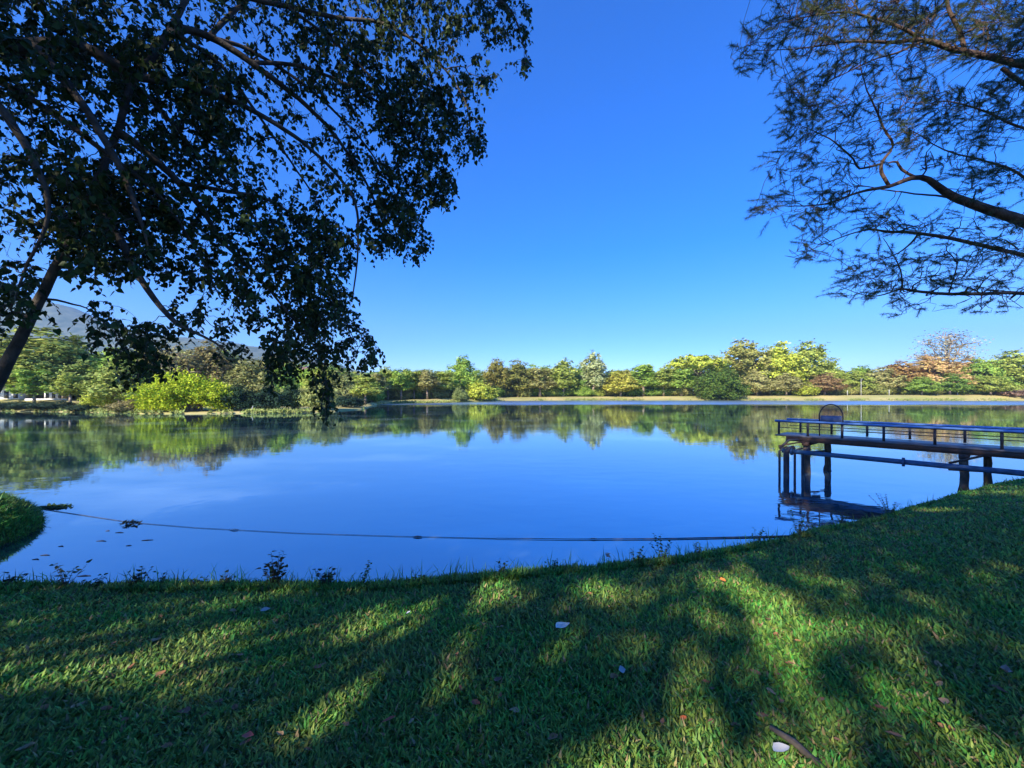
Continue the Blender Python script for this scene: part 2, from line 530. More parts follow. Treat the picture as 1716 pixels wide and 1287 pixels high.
def crown_mesh(lobes, nleaf, size, clump=.24, nsub=16, up=.35):
    """many leaf-sized faces gathered in clumps over each lobe"""
    mb = MB()
    vol = np.array([l[3] * l[4] + l[4] * l[5] for l in lobes]); vol = vol / vol.sum()
    for l, f in zip(lobes, vol):
        c = np.array(l[:3]); r = np.array(l[3:6])
        sub = rand_dirs(nsub) * rng.uniform(.6, 1.0, (nsub, 1))
        k = int(nleaf * f)
        idx = rng.integers(0, nsub, k)
        p = sub[idx] + rng.normal(0, clump, (k, 3)) * rng.uniform(.4, 1, (k, 1))
        nr = p / (np.linalg.norm(p, axis=1)[:, None] + 1e-6) + rand_dirs(k) * .75 + np.array([0, 0, up])
        leaf_quads(mb, c + p * r, nr, size * rng.uniform(.6, 1.35, k))
    return mb


def limbs(mb, base, lobes, r0, fork, lean=(0, 0), n=6):
    base = np.array(base, float); fk = np.array([lean[0], lean[1], fork])
    mb.tube([base - [0, 0, .6], base + (fk - base) * .5 + [rng.uniform(-.2, .2), 0, 0], fk], [r0 * 1.25, r0, r0 * .8], n)
    for l in lobes:
        c = np.array(l[:3])
        mid = fk + (c - fk) * .5 + np.array([0, 0, .4])
        mb.tube([fk - [0, 0, .2], mid, c], [r0 * .6, r0 * .38, r0 * .12], 5)


TPL = {}


def template(key, lobes, nleaf, size, r0, fork, trunks=((0, 0),), clump=.23, nsub=17, up=.35):
    cm = crown_mesh(lobes, nleaf, size, clump, nsub, up)
    tm = MB()
    for t in trunks:
        if len(trunks) == 1:
            limbs(tm, (t[0], t[1], 0), lobes, r0, fork)
        else:
            tm.tube([[0, 0, -.6], [t[0] * .5, t[1] * .6, fork * .6], [t[0] * 1.5, t[1] * 1.3, fork * 1.3]], [r0, r0 * .8, r0 * .4], 5)
    if key == 'sparse':
        for l in lobes:
            c = np.array(l[:3])
            for q in range(9):
                e = c + rand_dirs(1)[0] * np.array(l[3:6]) * rng.uniform(.6, 1.05)
                tm.tube([c - [0, 0, .6], (c + e) / 2 + rng.normal(0, .25, 3), e], [.09, .06, .03], 4, cap=False)
    TPL[key] = (cm, tm)


def lob(k, R, zc, rr, rz, ring=1.0, top=True):
    out = []
    for q in range(k):
        a = q * 6.283 / k + rng.uniform(-.3, .3)
        out.append((R * math.cos(a) * ring, R * math.sin(a), zc + rng.uniform(-.8, .8), rr * rng.uniform(.8, 1.15), rr * rng.uniform(.8, 1.15), rz * rng.uniform(.85, 1.15)))
    if top:
        out.append((rng.uniform(-.5, .5), 0, zc + rz * .8, rr * 1.1, rr * 1.1, rz))
    return out


template('round', lob(5, 3.4, 7.6, 3.4, 3.4) + lob(4, 2.8, 12, 3.0, 2.8) + lob(2, 1.6, 15.6, 2.6, 2.4), 9000, .5, .32, 4.5)
template('roundb', lob(6, 4.2, 7.4, 2.9, 3.2) + lob(4, 3.4, 12, 2.8, 2.7) + lob(3, 1.9, 15.3, 2.5, 2.5), 9500, .5, .32, 4.5)
template('tall', lob(3, 1.6, 7, 2.2, 3.2) + lob(3, 1.7, 12, 2.1, 2.8) + [(.4, 0, 16.6, 1.6, 1.6, 2.6)], 5200, .46, .28, 5)
template('umbrella', lob(7, 4.6, 14, 2.6, 2.4) + lob(4, 2.2, 16.4, 2.6, 2.2, top=False), 7000, .5, .36, 8)
template('dome', [(0, 0, 9, 8.5, 8, 9.5), (-3.5, 0, 6, 6, 6, 6), (3.5, -1, 6, 6, 6, 6.4)], 12000, .55, .5, 4, clump=.2, nsub=70)
template('teak', lob(4, 1.9, 9, 2.2, 3.0) + lob(3, 1.5, 14.5, 2.0, 3.0), 5200, .46, .26, 6)
template('teakb', lob(3, 1.6, 10.5, 2.1, 2.8) + [(0, 0, 15.6, 2.1, 2.1, 3.6), (.8, 0, 7.4, 1.6, 1.6, 2.2)], 4800, .46, .25, 6.5)
template('sparse', lob(5, 2.6, 12, 2.6, 2.6) + lob(4, 2.0, 16.0, 2.4, 2.4), 2000, .3, .34, 6, clump=.4)
template('shrub', lob(6, 4.5, 7, 5, 6) + [(0, 0, 12, 5.5, 5.5, 6.5)], 7000, .8, .4, 2, trunks=((-2, 0.01), (0, .5), (1.8, -.4)), nsub=26)
PROTO = {}


def place_tree(kind, x, y, z, h, wpx_scale, label, cat, col, group, name, rz=None):
    """first use of a kind makes its meshes; later ones copy thing, crown and trunk"""
    t = bpy.data.objects.new(name, None); C.objects.link(t)
    t.empty_display_size = .5
    t.location = (x, y, z)
    t.rotation_euler.z = rng.uniform(0, 6.283) if rz is None else rz
    s = h / 19.5
    t.scale = (s * wpx_scale, s * wpx_scale, s)
    tag(t, label, cat, group)
    if kind not in PROTO:
        cm, tm = TPL[kind]
        a = cm.build('crown', M['leaf_far'], t)
        b = tm.build('trunk', M['bark_far'], t, smooth=True)
        PROTO[kind] = (a, b)
    else:
        a = PROTO[kind][0].copy(); C.objects.link(a); a.parent = t
        b = PROTO[kind][1].copy(); C.objects.link(b); b.parent = t
    a.color = (*col, 1)
    return t


WIDTH = {'round': 14, 'roundb': 14.5, 'tall': 7.5, 'umbrella': 14, 'dome': 18, 'teak': 8, 'teakb': 7.5, 'sparse': 10, 'shrub': 19}


def far_tree(kind, px, top, wpx, back, label, col, group=None, name='tree', cat='tree'):
    u = (px - 858) / F
    d = float(shore(u)) + back
    x, y = u * d, d
    z = float(far_z(np.array(x), np.array(y)))
    h = EYE - (top - HZ) / F * d - z
    s = h / 19.5
    wm = wpx * d / F * {'round': 1.25, 'roundb': 1.2, 'teak': 1.35, 'teakb': 1.35, 'tall': 1.1}.get(kind, 1.05)
    place_tree(kind, x, y, z, h, wm / (WIDTH[kind] * s), label, cat, col, group, name)


YG = (.54, .60, .08); OL = (.40, .47, .09); DG = (.22, .35, .06); MG = (.33, .48, .08); TAN = (.46, .44, .15)
OR = (.60, .42, .16); PALE = (.45, .50, .22); YEL = (.55, .53, .09); BRN = (.39, .37, .13); GRY = (.42, .40, .27)

# right shore, from the right
far_tree('roundb', 1700, 588, 90, 24, 'broad olive tree at the far right end of the far shore', OL)
far_tree('round', 1645, 602, 64, 22, 'rounded green tree just left of the olive tree ending the right shore', MG)
far_tree('sparse', 1585, 556, 92, 50, 'tall nearly bare pale tree rising above the orange treetops', GRY)
far_tree('round', 1560, 597, 90, 26, 'orange brown flat topped tree below the tall bare tree', OR)
far_tree('roundb', 1620, 602, 74, 30, 'orange topped tree right of the tall bare tree', OR)
far_tree('roundb', 1508, 606, 76, 28, 'orange tinged tree left of the tall bare tree', (.42, .27, .09))
far_tree('roundb', 1478, 616, 62, 26, 'tawny tree where the orange treetops slope down to the left', TAN)
far_tree('round', 1432, 622, 58, 24, 'low green tree in the dip right of the giant trees', OL)
far_tree('round', 1592, 626, 50, 14, 'dark green tree in front of the orange treetops', DG)
far_tree('round', 1545, 632, 46, 12, 'small spreading green tree in front of the orange treetops', MG)
far_tree('round', 1660, 630, 56, 12, 'small olive tree on the bank right of the orange trees', OL)
far_tree('shrub', 1700, 650, 44, 8, 'pinkish brown bush at the right end of the far bank', (.42, .28, .20), name='bush', cat='bush')
far_tree('roundb', 1356, 573, 84, 34, 'giant green tree, rightmost of the tall trio behind the hoop', OL)
far_tree('round', 1304, 575, 78, 30, 'giant bright yellow green tree in the middle of the tall trio', YG)
far_tree('roundb', 1244, 571, 96, 34, 'giant green tree at the left of the tall trio, brown tipped', (.40, .40, .10))
far_tree('umbrella', 1170, 591, 92, 30, 'flat topped yellow green tree left of the giant trio', YG)
far_tree('dome', 1205, 612, 76, 3, 'dense dark green dome shaped tree reaching down to the water', (.11, .18, .03))
far_tree('round', 1268, 622, 54, 14, 'small brownish tree between the dark dome and the giant yellow tree', TAN)
far_tree('round', 1318, 626, 50, 13, 'low russet tree under the giant yellow green tree', BRN)
far_tree('shrub', 1350, 638, 40, 12, 'bright lime bush under the rightmost giant tree', YG, name='bush', cat='bush')
far_tree('round', 1382, 626, 54, 14, 'russet brown tree right of the lime bush', (.36, .24, .10))
# middle
far_tree('teak', 1142, 618, 40, 16, 'green tree with a bare stem left of the dark dome', MG)
far_tree('teakb', 1112, 616, 36, 14, 'narrow grey green tree, second left of the dark dome', OL)
far_tree('teak', 1078, 610, 44, 16, 'upright green tree with feathery top right of the golden tree', MG)
far_tree('round', 1040, 622, 58, 12, 'golden yellow rounded tree right of the tall pale tree', YEL)
far_tree('tall', 995, 585, 46, 18, 'tall pale grey green tree standing above the middle shore', PALE)
far_tree('round', 975, 612, 46, 26, 'dark green tree close behind the tall pale tree', DG)
far_tree('tall', 945, 598, 50, 18, 'pointed brown tipped tree left of the tall pale tree', OL)
far_tree('teak', 905, 616, 44, 14, 'brownish tree with pale stems left of the pointed tree', TAN)
far_tree('round', 868, 604, 56, 18, 'broad olive yellow tree right of the tall green tree', (.26, .27, .06))
far_tree('roundb', 832, 602, 50, 22, 'broad golden green tree beside the tall green tree', (.29, .27, .06))
far_tree('roundb', 776, 597, 58, 24, 'tall green tree rising behind the lime shore bush', MG)
far_tree('shrub', 805, 636, 54, 2, 'lime yellow bush at the water edge below the tall green tree', YG, name='bush', cat='bush')
far_tree('shrub', 772, 648, 30, 2, 'small pale green bush left of the lime yellow shore bush', (.26, .32, .1), name='bush', cat='bush')
far_tree('teak', 740, 622, 44, 20, 'olive tree with pale trunk at the right end of the plantation row', OL)
tk = [(716, 618, 'teakb', BRN), (694, 621, 'teak', OL), (672, 616, 'teakb', MG), (650, 620, 'teak', OL), (630, 624, 'teakb', TAN), (612, 628, 'teak', OL)]
for q, (px, tp, kd, col) in enumerate(tk):
    far_tree(kd, px, tp, 38, 12 + 6 * (q % 2), 'straight pale trunked tree in the plantation row behind the green lawn', col, 'plantation trees behind the lawn', 'plantation_tree')
# more pale stems of the plantation and of the shore rows
for px in np.linspace(625, 1130, 40):
    px = px + rng.uniform(-6, 6)
    if 745 < px < 820:
        continue
    far_tree(rng.choice(['teak', 'teakb']), px, rng.uniform(616, 632), rng.uniform(24, 36), rng.uniform(24, 40),
             'slender pale stemmed tree among many like it behind the middle shore', random.choice([OL, MG, DG, BRN, TAN]), 'slender stems behind the middle shore', 'slender_tree')
for px in np.linspace(1245, 1760, 34):
    far_tree(rng.choice(['round', 'roundb', 'umbrella']), px + rng.uniform(-6, 6), rng.uniform(612, 628), rng.uniform(44, 66), rng.uniform(34, 60),
             'dull green tree in the back row behind the dry right bank', random.choice([OL, DG, BRN, MG]), 'back row behind the right bank', 'background_tree')
for px in np.linspace(880, 1240, 22):
    far_tree(rng.choice(['round', 'roundb']), px + rng.uniform(-6, 6), rng.uniform(610, 626), rng.uniform(44, 64), rng.uniform(45, 70),
             'shadowy green tree in the wood behind the middle shore', random.choice([OL, DG, DG, MG]), 'wood behind the middle shore', 'background_tree')
for px in np.linspace(560, 870, 16):
    far_tree(rng.choice(['round', 'roundb']), px + rng.uniform(-6, 6), rng.uniform(614, 628), rng.uniform(44, 64), rng.uniform(45, 70),
             'green tree in the wood behind the plantation row', random.choice([OL, DG, MG]), 'wood behind the plantation', 'background_tree')

for px in np.concatenate([np.linspace(625, 1150, 34), np.linspace(1250, 1740, 26)]):
    px = px + rng.uniform(-8, 8)
    if 745 < px < 825 or 1165 < px < 1240:
        continue
    far_tree('shrub', px, rng.uniform(637, 648), rng.uniform(26, 44), rng.uniform(17, 26), 'low leafy shrub under the taller trees of the far shore',
             random.choice([OL, MG, DG, (.34, .36, .10), TAN]), 'shrubs under the far shore trees', 'understory_shrub', 'shrub')

# left shore
far_tree('roundb', 70, 551, 200, 19, 'very broad tall tree shading the white buildings', (.31, .36, .07), name='rain_tree')
far_tree('roundb', 108, 575, 110, 15, 'dense green tree beneath the right side of the broadest crown', (.26, .34, .08))
far_tree('roundb', -10, 575, 120, 16, 'rounded pale green tree cut by the left edge behind the trunk', OL)
far_tree('roundb', 40, 590, 90, 15, 'olive tree between the near trunk and the white pavilion', OL)
far_tree('round', 200, 606, 84, 8, 'bushy grey green tree left of the bamboo', (.33, .40, .09))
far_tree('shrub', 165, 648, 44, 5, 'yellow green bush at the water left of the grey green tree', YG, name='bush', cat='bush')
far_tree('roundb', 195, 584, 100, 26, 'green tree rising behind the grey green bushy tree', MG)
far_tree('shrub', 215, 668, 50, 1.5, 'low tan green bush at the water left of the bamboo', (.34, .30, .12), name='bush', cat='bush')
far_tree('sparse', 285, 578, 100, 40, 'thin tan leafed tree behind the bamboo', TAN)
far_tree('roundb', 262, 585, 90, 44, 'pale tan tree behind and left of the bamboo', (.33, .29, .12))
far_tree('roundb', 350, 573, 90, 46, 'rust flecked tree behind and right of the bamboo', (.25, .22, .08))
far_tree('round', 418, 602, 74, 30, 'light yellow green tree behind the dark shrubs of the spit', (.30, .31, .1))
far_tree('round', 465, 606, 64, 34, 'green tree at the right of the light yellow green one', MG)
far_tree('round', 575, 622, 60, 40, 'pale green tree beyond the tip of the spit', (.28, .32, .11))
far_tree('shrub', 400, 640, 60, 5, 'dark green shrub right of the bamboo on the spit', (.035, .07, .03), name='shrub', cat='shrub')
far_tree('shrub', 448, 645, 66, 7, 'blackish green shrub in the middle of the spit', (.03, .065, .035), name='shrub', cat='shrub')
far_tree('shrub', 490, 640, 50, 9, 'dark shrub left of the light feathery bush', (.04, .08, .035), name='shrub', cat='shrub')
far_tree('shrub', 533, 634, 54, 4, 'light green feathery bush with pale stems on the spit', (.30, .34, .10), name='bush', cat='bush')
far_tree('shrub', 585, 660, 50, 8, 'low dark shrub at the tip of the spit', (.03, .065, .04), name='shrub', cat='shrub')
for px, lb in ((-8, 'dark hedge bush at the left edge of the far left bank'), (28, 'dark hedge bush below the white building'), (62, 'dark hedge bush below the low white wall'), (98, 'dark hedge bush below the pink roofed pavilion')):
    far_tree('shrub', px, 671, 62, 3, lb, (.045, .08, .045), name='hedge_bush', cat='bush')
far_tree('shrub', 140, 676, 50, 1.5, 'low dark bush right of the hedges on the left bank', (.06, .10, .05), name='bush', cat='bush')
for px in np.linspace(-60, 560, 24):
    far_tree(rng.choice(['round', 'roundb']), px + rng.uniform(-10, 10), rng.uniform(584, 606) + max(0, px - 380) * .12, rng.uniform(64, 95), rng.uniform(45, 80),
             'green tree in the wood at the foot of the mountain', random.choice([OL, DG, MG, TAN]), 'wood below the mountain', 'background_tree')

# dark undergrowth below the far trees
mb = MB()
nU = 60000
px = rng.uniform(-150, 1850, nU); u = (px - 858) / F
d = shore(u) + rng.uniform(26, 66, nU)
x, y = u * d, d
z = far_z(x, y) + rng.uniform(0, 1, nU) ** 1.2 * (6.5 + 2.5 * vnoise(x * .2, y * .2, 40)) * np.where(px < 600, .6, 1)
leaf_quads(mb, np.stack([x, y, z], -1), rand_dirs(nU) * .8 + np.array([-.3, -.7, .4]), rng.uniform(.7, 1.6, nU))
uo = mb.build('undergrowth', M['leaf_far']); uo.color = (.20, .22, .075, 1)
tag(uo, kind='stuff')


# reeds and tufts along the far waterline
nR = 26000
px = rng.uniform(-150, 1850, nR); u = (px - 858) / F
dens = np.clip(.35 + vnoise(u * 60, u * 0, 61) + .5 * vnoise(u * 200, u * 0, 62), 0, 1) * np.where(px < 640, .5, .55)
ok = rng.uniform(0, 1, nR) < dens
u, px = u[ok], px[ok]; nR = len(u)
sR = rng.uniform(0, 1, nR) ** 1.5 * np.where(px < 640, 3.2, 4.5) - .3
d = shore(u) + sR
x, y = u * d, d
z = np.maximum(far_z(x, y), 0) + rng.uniform(.05, .55, nR) * np.where(px < 640, .8, 1.0)
mb = MB(); leaf_quads(mb, np.stack([x, y, z], -1), rand_dirs(nR) * .7 + np.array([-.3, -.6, .3]), rng.uniform(.25, .6, nR), 1.8)
ro = mb.build('reeds', M['leaf_far']); ro.color = (.27, .32, .09, 1)
tag(ro, kind='stuff')

# bamboo clump on the spit
def bamboo():
    u = (312 - 858) / F; d = float(shore(u)) + 5.0
    x0, y0 = u * d, d
    z0 = float(far_z(np.array(x0), np.array(y0)))
    t = thing('bamboo_clump', (x0, y0, z0), 'bright yellow green arching bamboo clump on the spit', 'bamboo')
    cm, tm = MB(), MB()
    for k in range(200):
        a = rng.uniform(0, 6.283); r = rng.uniform(.2, 2.0)
        b = np.array([r * math.cos(a) * 1.6, r * math.sin(a) * .8, -.2])
        out = np.array([math.cos(a) * 1.5, math.sin(a) * .8, 0]) * rng.uniform(.5, 1.25)
        hh = rng.uniform(5.4, 7.8) * (1 - .12 * max(0, math.cos(a)))
        q = np.linspace(0, 1, 9)[:, None]
        reach = rng.uniform(1.8, 6.6)
        pts = b + out * reach * q ** 2 + np.array([0, 0, 1]) * hh * (1.25 * q - (.25 + .16 * reach / 2.5) * q ** 3)
        tm.tube(pts, np.linspace(.05, .012, 9), 4, cap=False)
        n = 210
        s = rng.uniform(.22, 1, n) ** .7
        ii = np.clip((s * 8).astype(int), 0, 7); fr = (s * 8 - ii)[:, None]
        c = pts[ii] * (1 - fr) + pts[ii + 1] * fr + rng.normal(0, .30, (n, 3)) - np.array([0, 0, .22])
        leaf_quads(cm, c, rand_dirs(n) + np.array([0, 0, .5]), rng.uniform(.18, .36, n), 1.9)
    n = 15000
    dv = rand_dirs(n); dv[:, 2] = np.abs(dv[:, 2])
    sub = rand_dirs(60); sub[:, 2] = np.abs(sub[:, 2])
    pk = sub[rng.integers(0, 60, n)] + rng.normal(0, .13, (n, 3))
    c = pk * np.array([8.2, 4.2, 6.2]) * rng.uniform(.86, 1.04, (n, 1)) + np.array([-.4, 0, .7])
    c = c[(c[:, 2] > .4)]
    leaf_quads(cm, c, rand_dirs(len(c)) * .8 + np.array([0, -.3, .6]), rng.uniform(.2, .4, len(c)), 1.9)
    # hanging skirts down to the water line
    n = 3600
    a = rng.uniform(0, 6.283, n); zz = rng.uniform(.1, 3.2, n)
    c = np.stack([np.cos(a) * (6.6 - zz * .35) * rng.uniform(.8, 1, n), np.sin(a) * 3.3 * rng.uniform(.8, 1, n), zz], -1)
    keep = (c[:, 0] < 1.0) & (rng.uniform(0, 1, n) < .4 + .6 * (c[:, 0] < -2))
    c = c[keep]
    leaf_quads(cm, c, rand_dirs(len(c)) + np.array([0, -.4, .5]), rng.uniform(.2, .4, len(c)), 1.9)
    a = cm.build('foliage', M['leaf_far'], t); a.color = (.40, .50, .03, 1)
    tm.build('canes', M['bark_far'], t)


bamboo()


# buildings at the left, seen under the broad tree
def pavilion(px0, px1, d, ybase, ytop, name, label, roofm, roof_h=1.0):
    x0, x1 = (px0 - 858) / F * d, (px1 - 858) / F * d
    z0 = EYE - (ybase - HZ) / F * d; z1 = EYE - (ytop - HZ) / F * d
    t = thing(name, ((x0 + x1) / 2, d, z0), label, 'building')
    wd = x1 - x0; dp = wd * .35; h = z1 - z0
    m1 = MB(); m1.box((0, dp / 2, h / 2), wd, dp, h); m1.build('wall', M['white'], t)
    m2 = MB()
    e = .5
    m2.add([[-wd / 2 - e, -e, h + .003], [wd / 2 + e, -e, h + .003], [wd / 2 + e, dp + e, h + .003], [-wd / 2 - e, dp + e, h + .003],
            [-wd / 4, dp / 2, h + roof_h], [wd / 4, dp / 2, h + roof_h]],
           [[0, 1, 5, 4], [2, 3, 4, 5], [0, 3, 2, 1]])
    m2.add([[-wd / 2 - e, -e, h + .003], [-wd / 2 - e, dp + e, h + .003], [-wd / 4, dp / 2, h + roof_h]], [[0, 2, 1]])
    m2.add([[wd / 2 + e, -e, h + .003], [wd / 2 + e, dp + e, h + .003], [wd / 4, dp / 2, h + roof_h]], [[0, 1, 2]])
    m2.build('roof', roofm, t)
    nwin = 3
    for k in range(nwin):
        m3 = MB(); m3.box((-wd / 2 + wd * (k + .5) / nwin, -.02, h * .52), wd / nwin * .5, .06, h * .5)
        m3.build('window', M['glass'], t)
    return t


pavilion(-12, 34, 99, 674, 649, 'white_building', 'white lakeside building at the left edge under the trees', M['white'], .8)
pavilion(74, 106, 100, 672, 654, 'pavilion', 'little white pavilion with pinkish roof under the broad tree', M['pinkroof'], 1.6)
pavilion(478, 524, 190, 668, 634, 'roofed_building', 'building with pale pink roof half hidden behind the hanging leaves', M['pinkroof'], 5.5)
far_tree('teak', 58, 618, 46, 6, 'slim green tree between the white building and the pavilion', MG)
far_tree('teakb', 118, 622, 44, 6, 'slim olive tree right of the little white pavilion', OL)
# low white wall by the pavilion
a, b = P(42, 669, 97), P(112, 669, 98)
mb = MB(); c = (a + b) / 2; mb.box((c[0], c[1], c[2] - .3), np.linalg.norm(b - a), .25, .9, ax=b - a, ay=(-(b - a)[1], (b - a)[0], 0))
tag(mb.build('low_wall', M['white']), 'low white wall in front of the pavilion under the broad tree', 'wall')

# white posts along the dry right bank
for px, hp in ((1352, 8), (1443, 27), (1571, 24), (1490, 9), (1605, 10), (1420, 8)):
    u = (px - 858) / F; d = float(shore(u)) + 14
    x, y = u * d, d; z = float(far_z(np.array(x), np.array(y)))
    h = hp * d / F
    if hp > 20:
        t = thing('lamp_post', (x, y, z), 'slim pale lamp post below the tall bare tree' if px == 1571 else 'slim pale lamp post at the low dip right of the giant trees', 'lamp post')
        m1 = MB(); m1.tube([[0, 0, -.3], [0, 0, h]], [.12, .07], 6); m1.build('pole', M['white'], t)
        m1 = MB(); m1.box((.35, 0, h + .05), .9, .3, .12); m1.build('lamp_head', M['white'], t)
    else:
        m1 = MB(); m1.tube([[0, 0, -.3], [0, 0, h * .9], [0, 0, h]], [.16, .15, .09], 6)
        o = m1.build('marker_post', M['white']); o.location = (x, y, z)
        tag(o, 'short white post on the dry bank of the right far shore', 'post', 'white posts on the right bank')

# pale sticks standing in the shallows off the spit
for (p0, p1, lb) in (((418, 692), (424, 680), 'pale slanted stick standing in the shallows off the dark shrubs'),):
    a = W(*p0); b = P(p1[0], p1[1], a[1])
    mb = MB(); mb.tube([a - [0, 0, .5], b], [.07, .04], 5)
    tag(mb.build('stick', M['white']), lb, 'stick')

# ------------------------------------------------------------------ pier
A = np.array([13.8, 20.9, 0]); E = np.array([5.1, -6.2, 0]); E /= np.linalg.norm(E)
NF = np.array([-E[1], E[0], 0])
if NF[1] < 0: NF = -NF
PW = 2.0; PL = 16.5; DZ = 1.84; RZ = 2.62
UPV = np.array([0, 0, 1.0])
pier = thing('pier', (A + NF), 'dark narrow pier with blue topped railings reaching out from the right bank', 'pier')
PO = A + NF


def pp(s, w, z):
    return A + E * s + NF * w + UPV * z - PO


mb = MB(); mb.box(pp(PL / 2, PW / 2, DZ - .03), PL, PW, .06, ax=E, ay=NF); mb.build('deck', M['deck'], pier)
for w_ in (.06, PW - .06):
    mb = MB()
    mb.box(pp(PL / 2 + .25, w_, DZ - .163), PL - .5, .09, .2, ax=E, ay=NF)
    mb.box(pp(PL / 2 + .25, w_, DZ - .272), PL - .5, .16, .018, ax=E, ay=NF)
    mb.build('girder', M['girder'], pier)
mb = MB()
for k in range(12):
    mb.box(pp(.9 + k * 1.35, PW / 2, DZ - .13), .08, PW - .24, .13, ax=E, ay=NF)
mb.build('cross_joists', M['girder'], pier)
near_s = [.176, 1.42, 2.76, 4.21, 5.77, 7.52, 9.4, 11.4, 13.5, 15.7]
far_s = [.62, 1.97, 3.36, 4.85, 6.53, 8.3, 10.2, 12.2, 14.3, 16.2]
for sl_, w_ in ((near_s, .05), (far_s, PW - .05)):
    for s_ in sl_:
        mb = MB(); mb.box(pp(s_, w_, (DZ + RZ) / 2 - .02), .09, .05, RZ - DZ - .09, ax=E, ay=NF)
        mb.build('rail_post', M['railpost'], pier)
    mb = MB(); mb.box(pp(PL / 2, w_, RZ - .045), PL, .16, .085, ax=E, ay=NF); mb.build('top_rail', M['rail'], pier)
    mb = MB(); mb.box(pp(PL / 2, w_, RZ - .105), PL, .06, .035, ax=E, ay=NF); mb.build('rail_bar', M['railpost'], pier)
    mb = MB(); mb.tube([pp(.1, w_ + .045, DZ + .38), pp(PL - .1, w_ + .045, DZ + .38)], .018, 6); mb.build('mid_rail', M['railpost'], pier)
# bents of piles
for (s_, ds, r1, r2) in ((1.33, .5, .155, .14), (6.56, .6, .135, .125), (13.2, 0, .16, .15)):
    for w_ in (.25, PW - .2):
        q = pp(s_ + (ds if w_ > 1 else 0), w_, 0)
        r1 = r2 if w_ > 1 else r1
        mb = MB()
        zz = np.array([-1.4, -.2, -.02, .1, .3, .7, 1.1, 1.4, DZ - .46])
        rr = r1 * (1 + np.array([.1, .1, .25, .2, .02, -.05, .04, -.03, 0]) + rng.uniform(-.05, .05, 9))
        pts = np.stack([q[0] + rng.uniform(-.02, .02, 9), q[1] + rng.uniform(-.02, .02, 9), zz], -1)
        mb.tube(pts, rr, 9)
        mb.build('pile', M['pile'], pier, smooth=True)
    mb = MB(); mb.box(pp(s_, PW / 2, DZ - .37), .28, PW + .1, .17, ax=E, ay=NF); mb.build('cap_beam', M['girder'], pier)
mb = MB(); mb.tube([pp(1.33, .25, 1.02), pp(1.83, PW - .2, 1.02)], .05, 6); mb.build('brace', M['girder'], pier)
# brackets that carry the pipe
for s_ in (6.75, 12.9):
    mb = MB(); mb.tube([pp(s_ + .3, .05, DZ - .28), pp(s_ - .55, -.42, 1.22)], .05, 6)
    mb.tube([pp(s_ - .55, -.75, 1.0), pp(s_ + .5, -.02, .98)], .04, 6); mb.build('bracket', M['girder'], pier)
mb = MB(); mb.tube([pp(1.3, .05, DZ - .25), pp(.35, -.6, 1.32)], .04, 6); mb.build('bracket', M['girder'], pier)

pipe = thing('water_pipe', PO, 'long blue water pipe slung along the near side of the pier', 'pipe')
mb = MB()
mb.tube([pp(.5, -.55, 1.1), pp(4, -.5, 1.1), pp(8, -.5, 1.1), pp(PL, -.5, 1.1)], .112, 12)
mb.build('main_pipe', M['pipe'], pipe, smooth=True)
mb = MB()
for s_ in (.9, 4.9, 8.9, 12.9):
    mb.tube([pp(s_ - .04, -.53, 1.1), pp(s_ + .04, -.53, 1.1)], .19, 12)
mb.build('flange', M['pipe'], pipe)
for (s_, w_, r_) in ((.40, -.62, .055), (.71, -.66, .13), (1.05, -.6, .055), (1.36, -.56, .06)):
    mb = MB()
    mb.tube([pp(s_, w_, -1.2), pp(s_, w_, -.1), pp(s_, w_, .6), pp(s_, w_, 1.05), pp(s_ + .1, w_ + .08, 1.22), pp(s_ + .25, w_ + .25, 1.28)],
            [r_, r_, r_, r_, r_, r_ * .9], 9)
    mb.build('intake_pipe', M['railpost'], pipe, smooth=True)
mb = MB(); mb.tube([pp(.4, -.6, 1.2), pp(.7, -.3, 1.62), pp(1.0, 0, 1.66), pp(1.2, .3, 1.45), pp(1.25, .5, 1.1)], .06, 8); mb.build('hose', M['railpost'], pipe, smooth=True)

# arched frame on the deck
s0, s1 = 1.73, 2.47
hoop = thing('arched_frame', A + E * (s0 + s1) / 2 + NF * 1.2 + UPV * DZ, 'black metal hoop frame with a grey blue panel standing on the pier', 'hoop frame')
half = .46
mb = MB()
pts = [[-half, 0, 0], [-half, 0, 1.0]] + [[-half * math.cos(a), 0, 1.0 + .60 * math.sin(a)] for a in np.linspace(.2, math.pi - .2, 11)] + [[half, 0, 1.0], [half, 0, 0]]
pts = np.array(pts); hx = np.array([.8, -.6, 0]); 
mb.tube(np.stack([pts[:, 0] * hx[0], pts[:, 0] * hx[1], pts[:, 2]], -1), .028, 8); mb.build('hoop', M['railpost'], hoop, smooth=True)
mb = MB(); mb.box((0, 0, .86), half * 2 - .08, .03, .34, ax=hx, ay=(.6, .8, 0)); mb.build('panel', mat_simple('panel_grey_blue', (.10, .13, .22), .5, .1, 2), hoop)

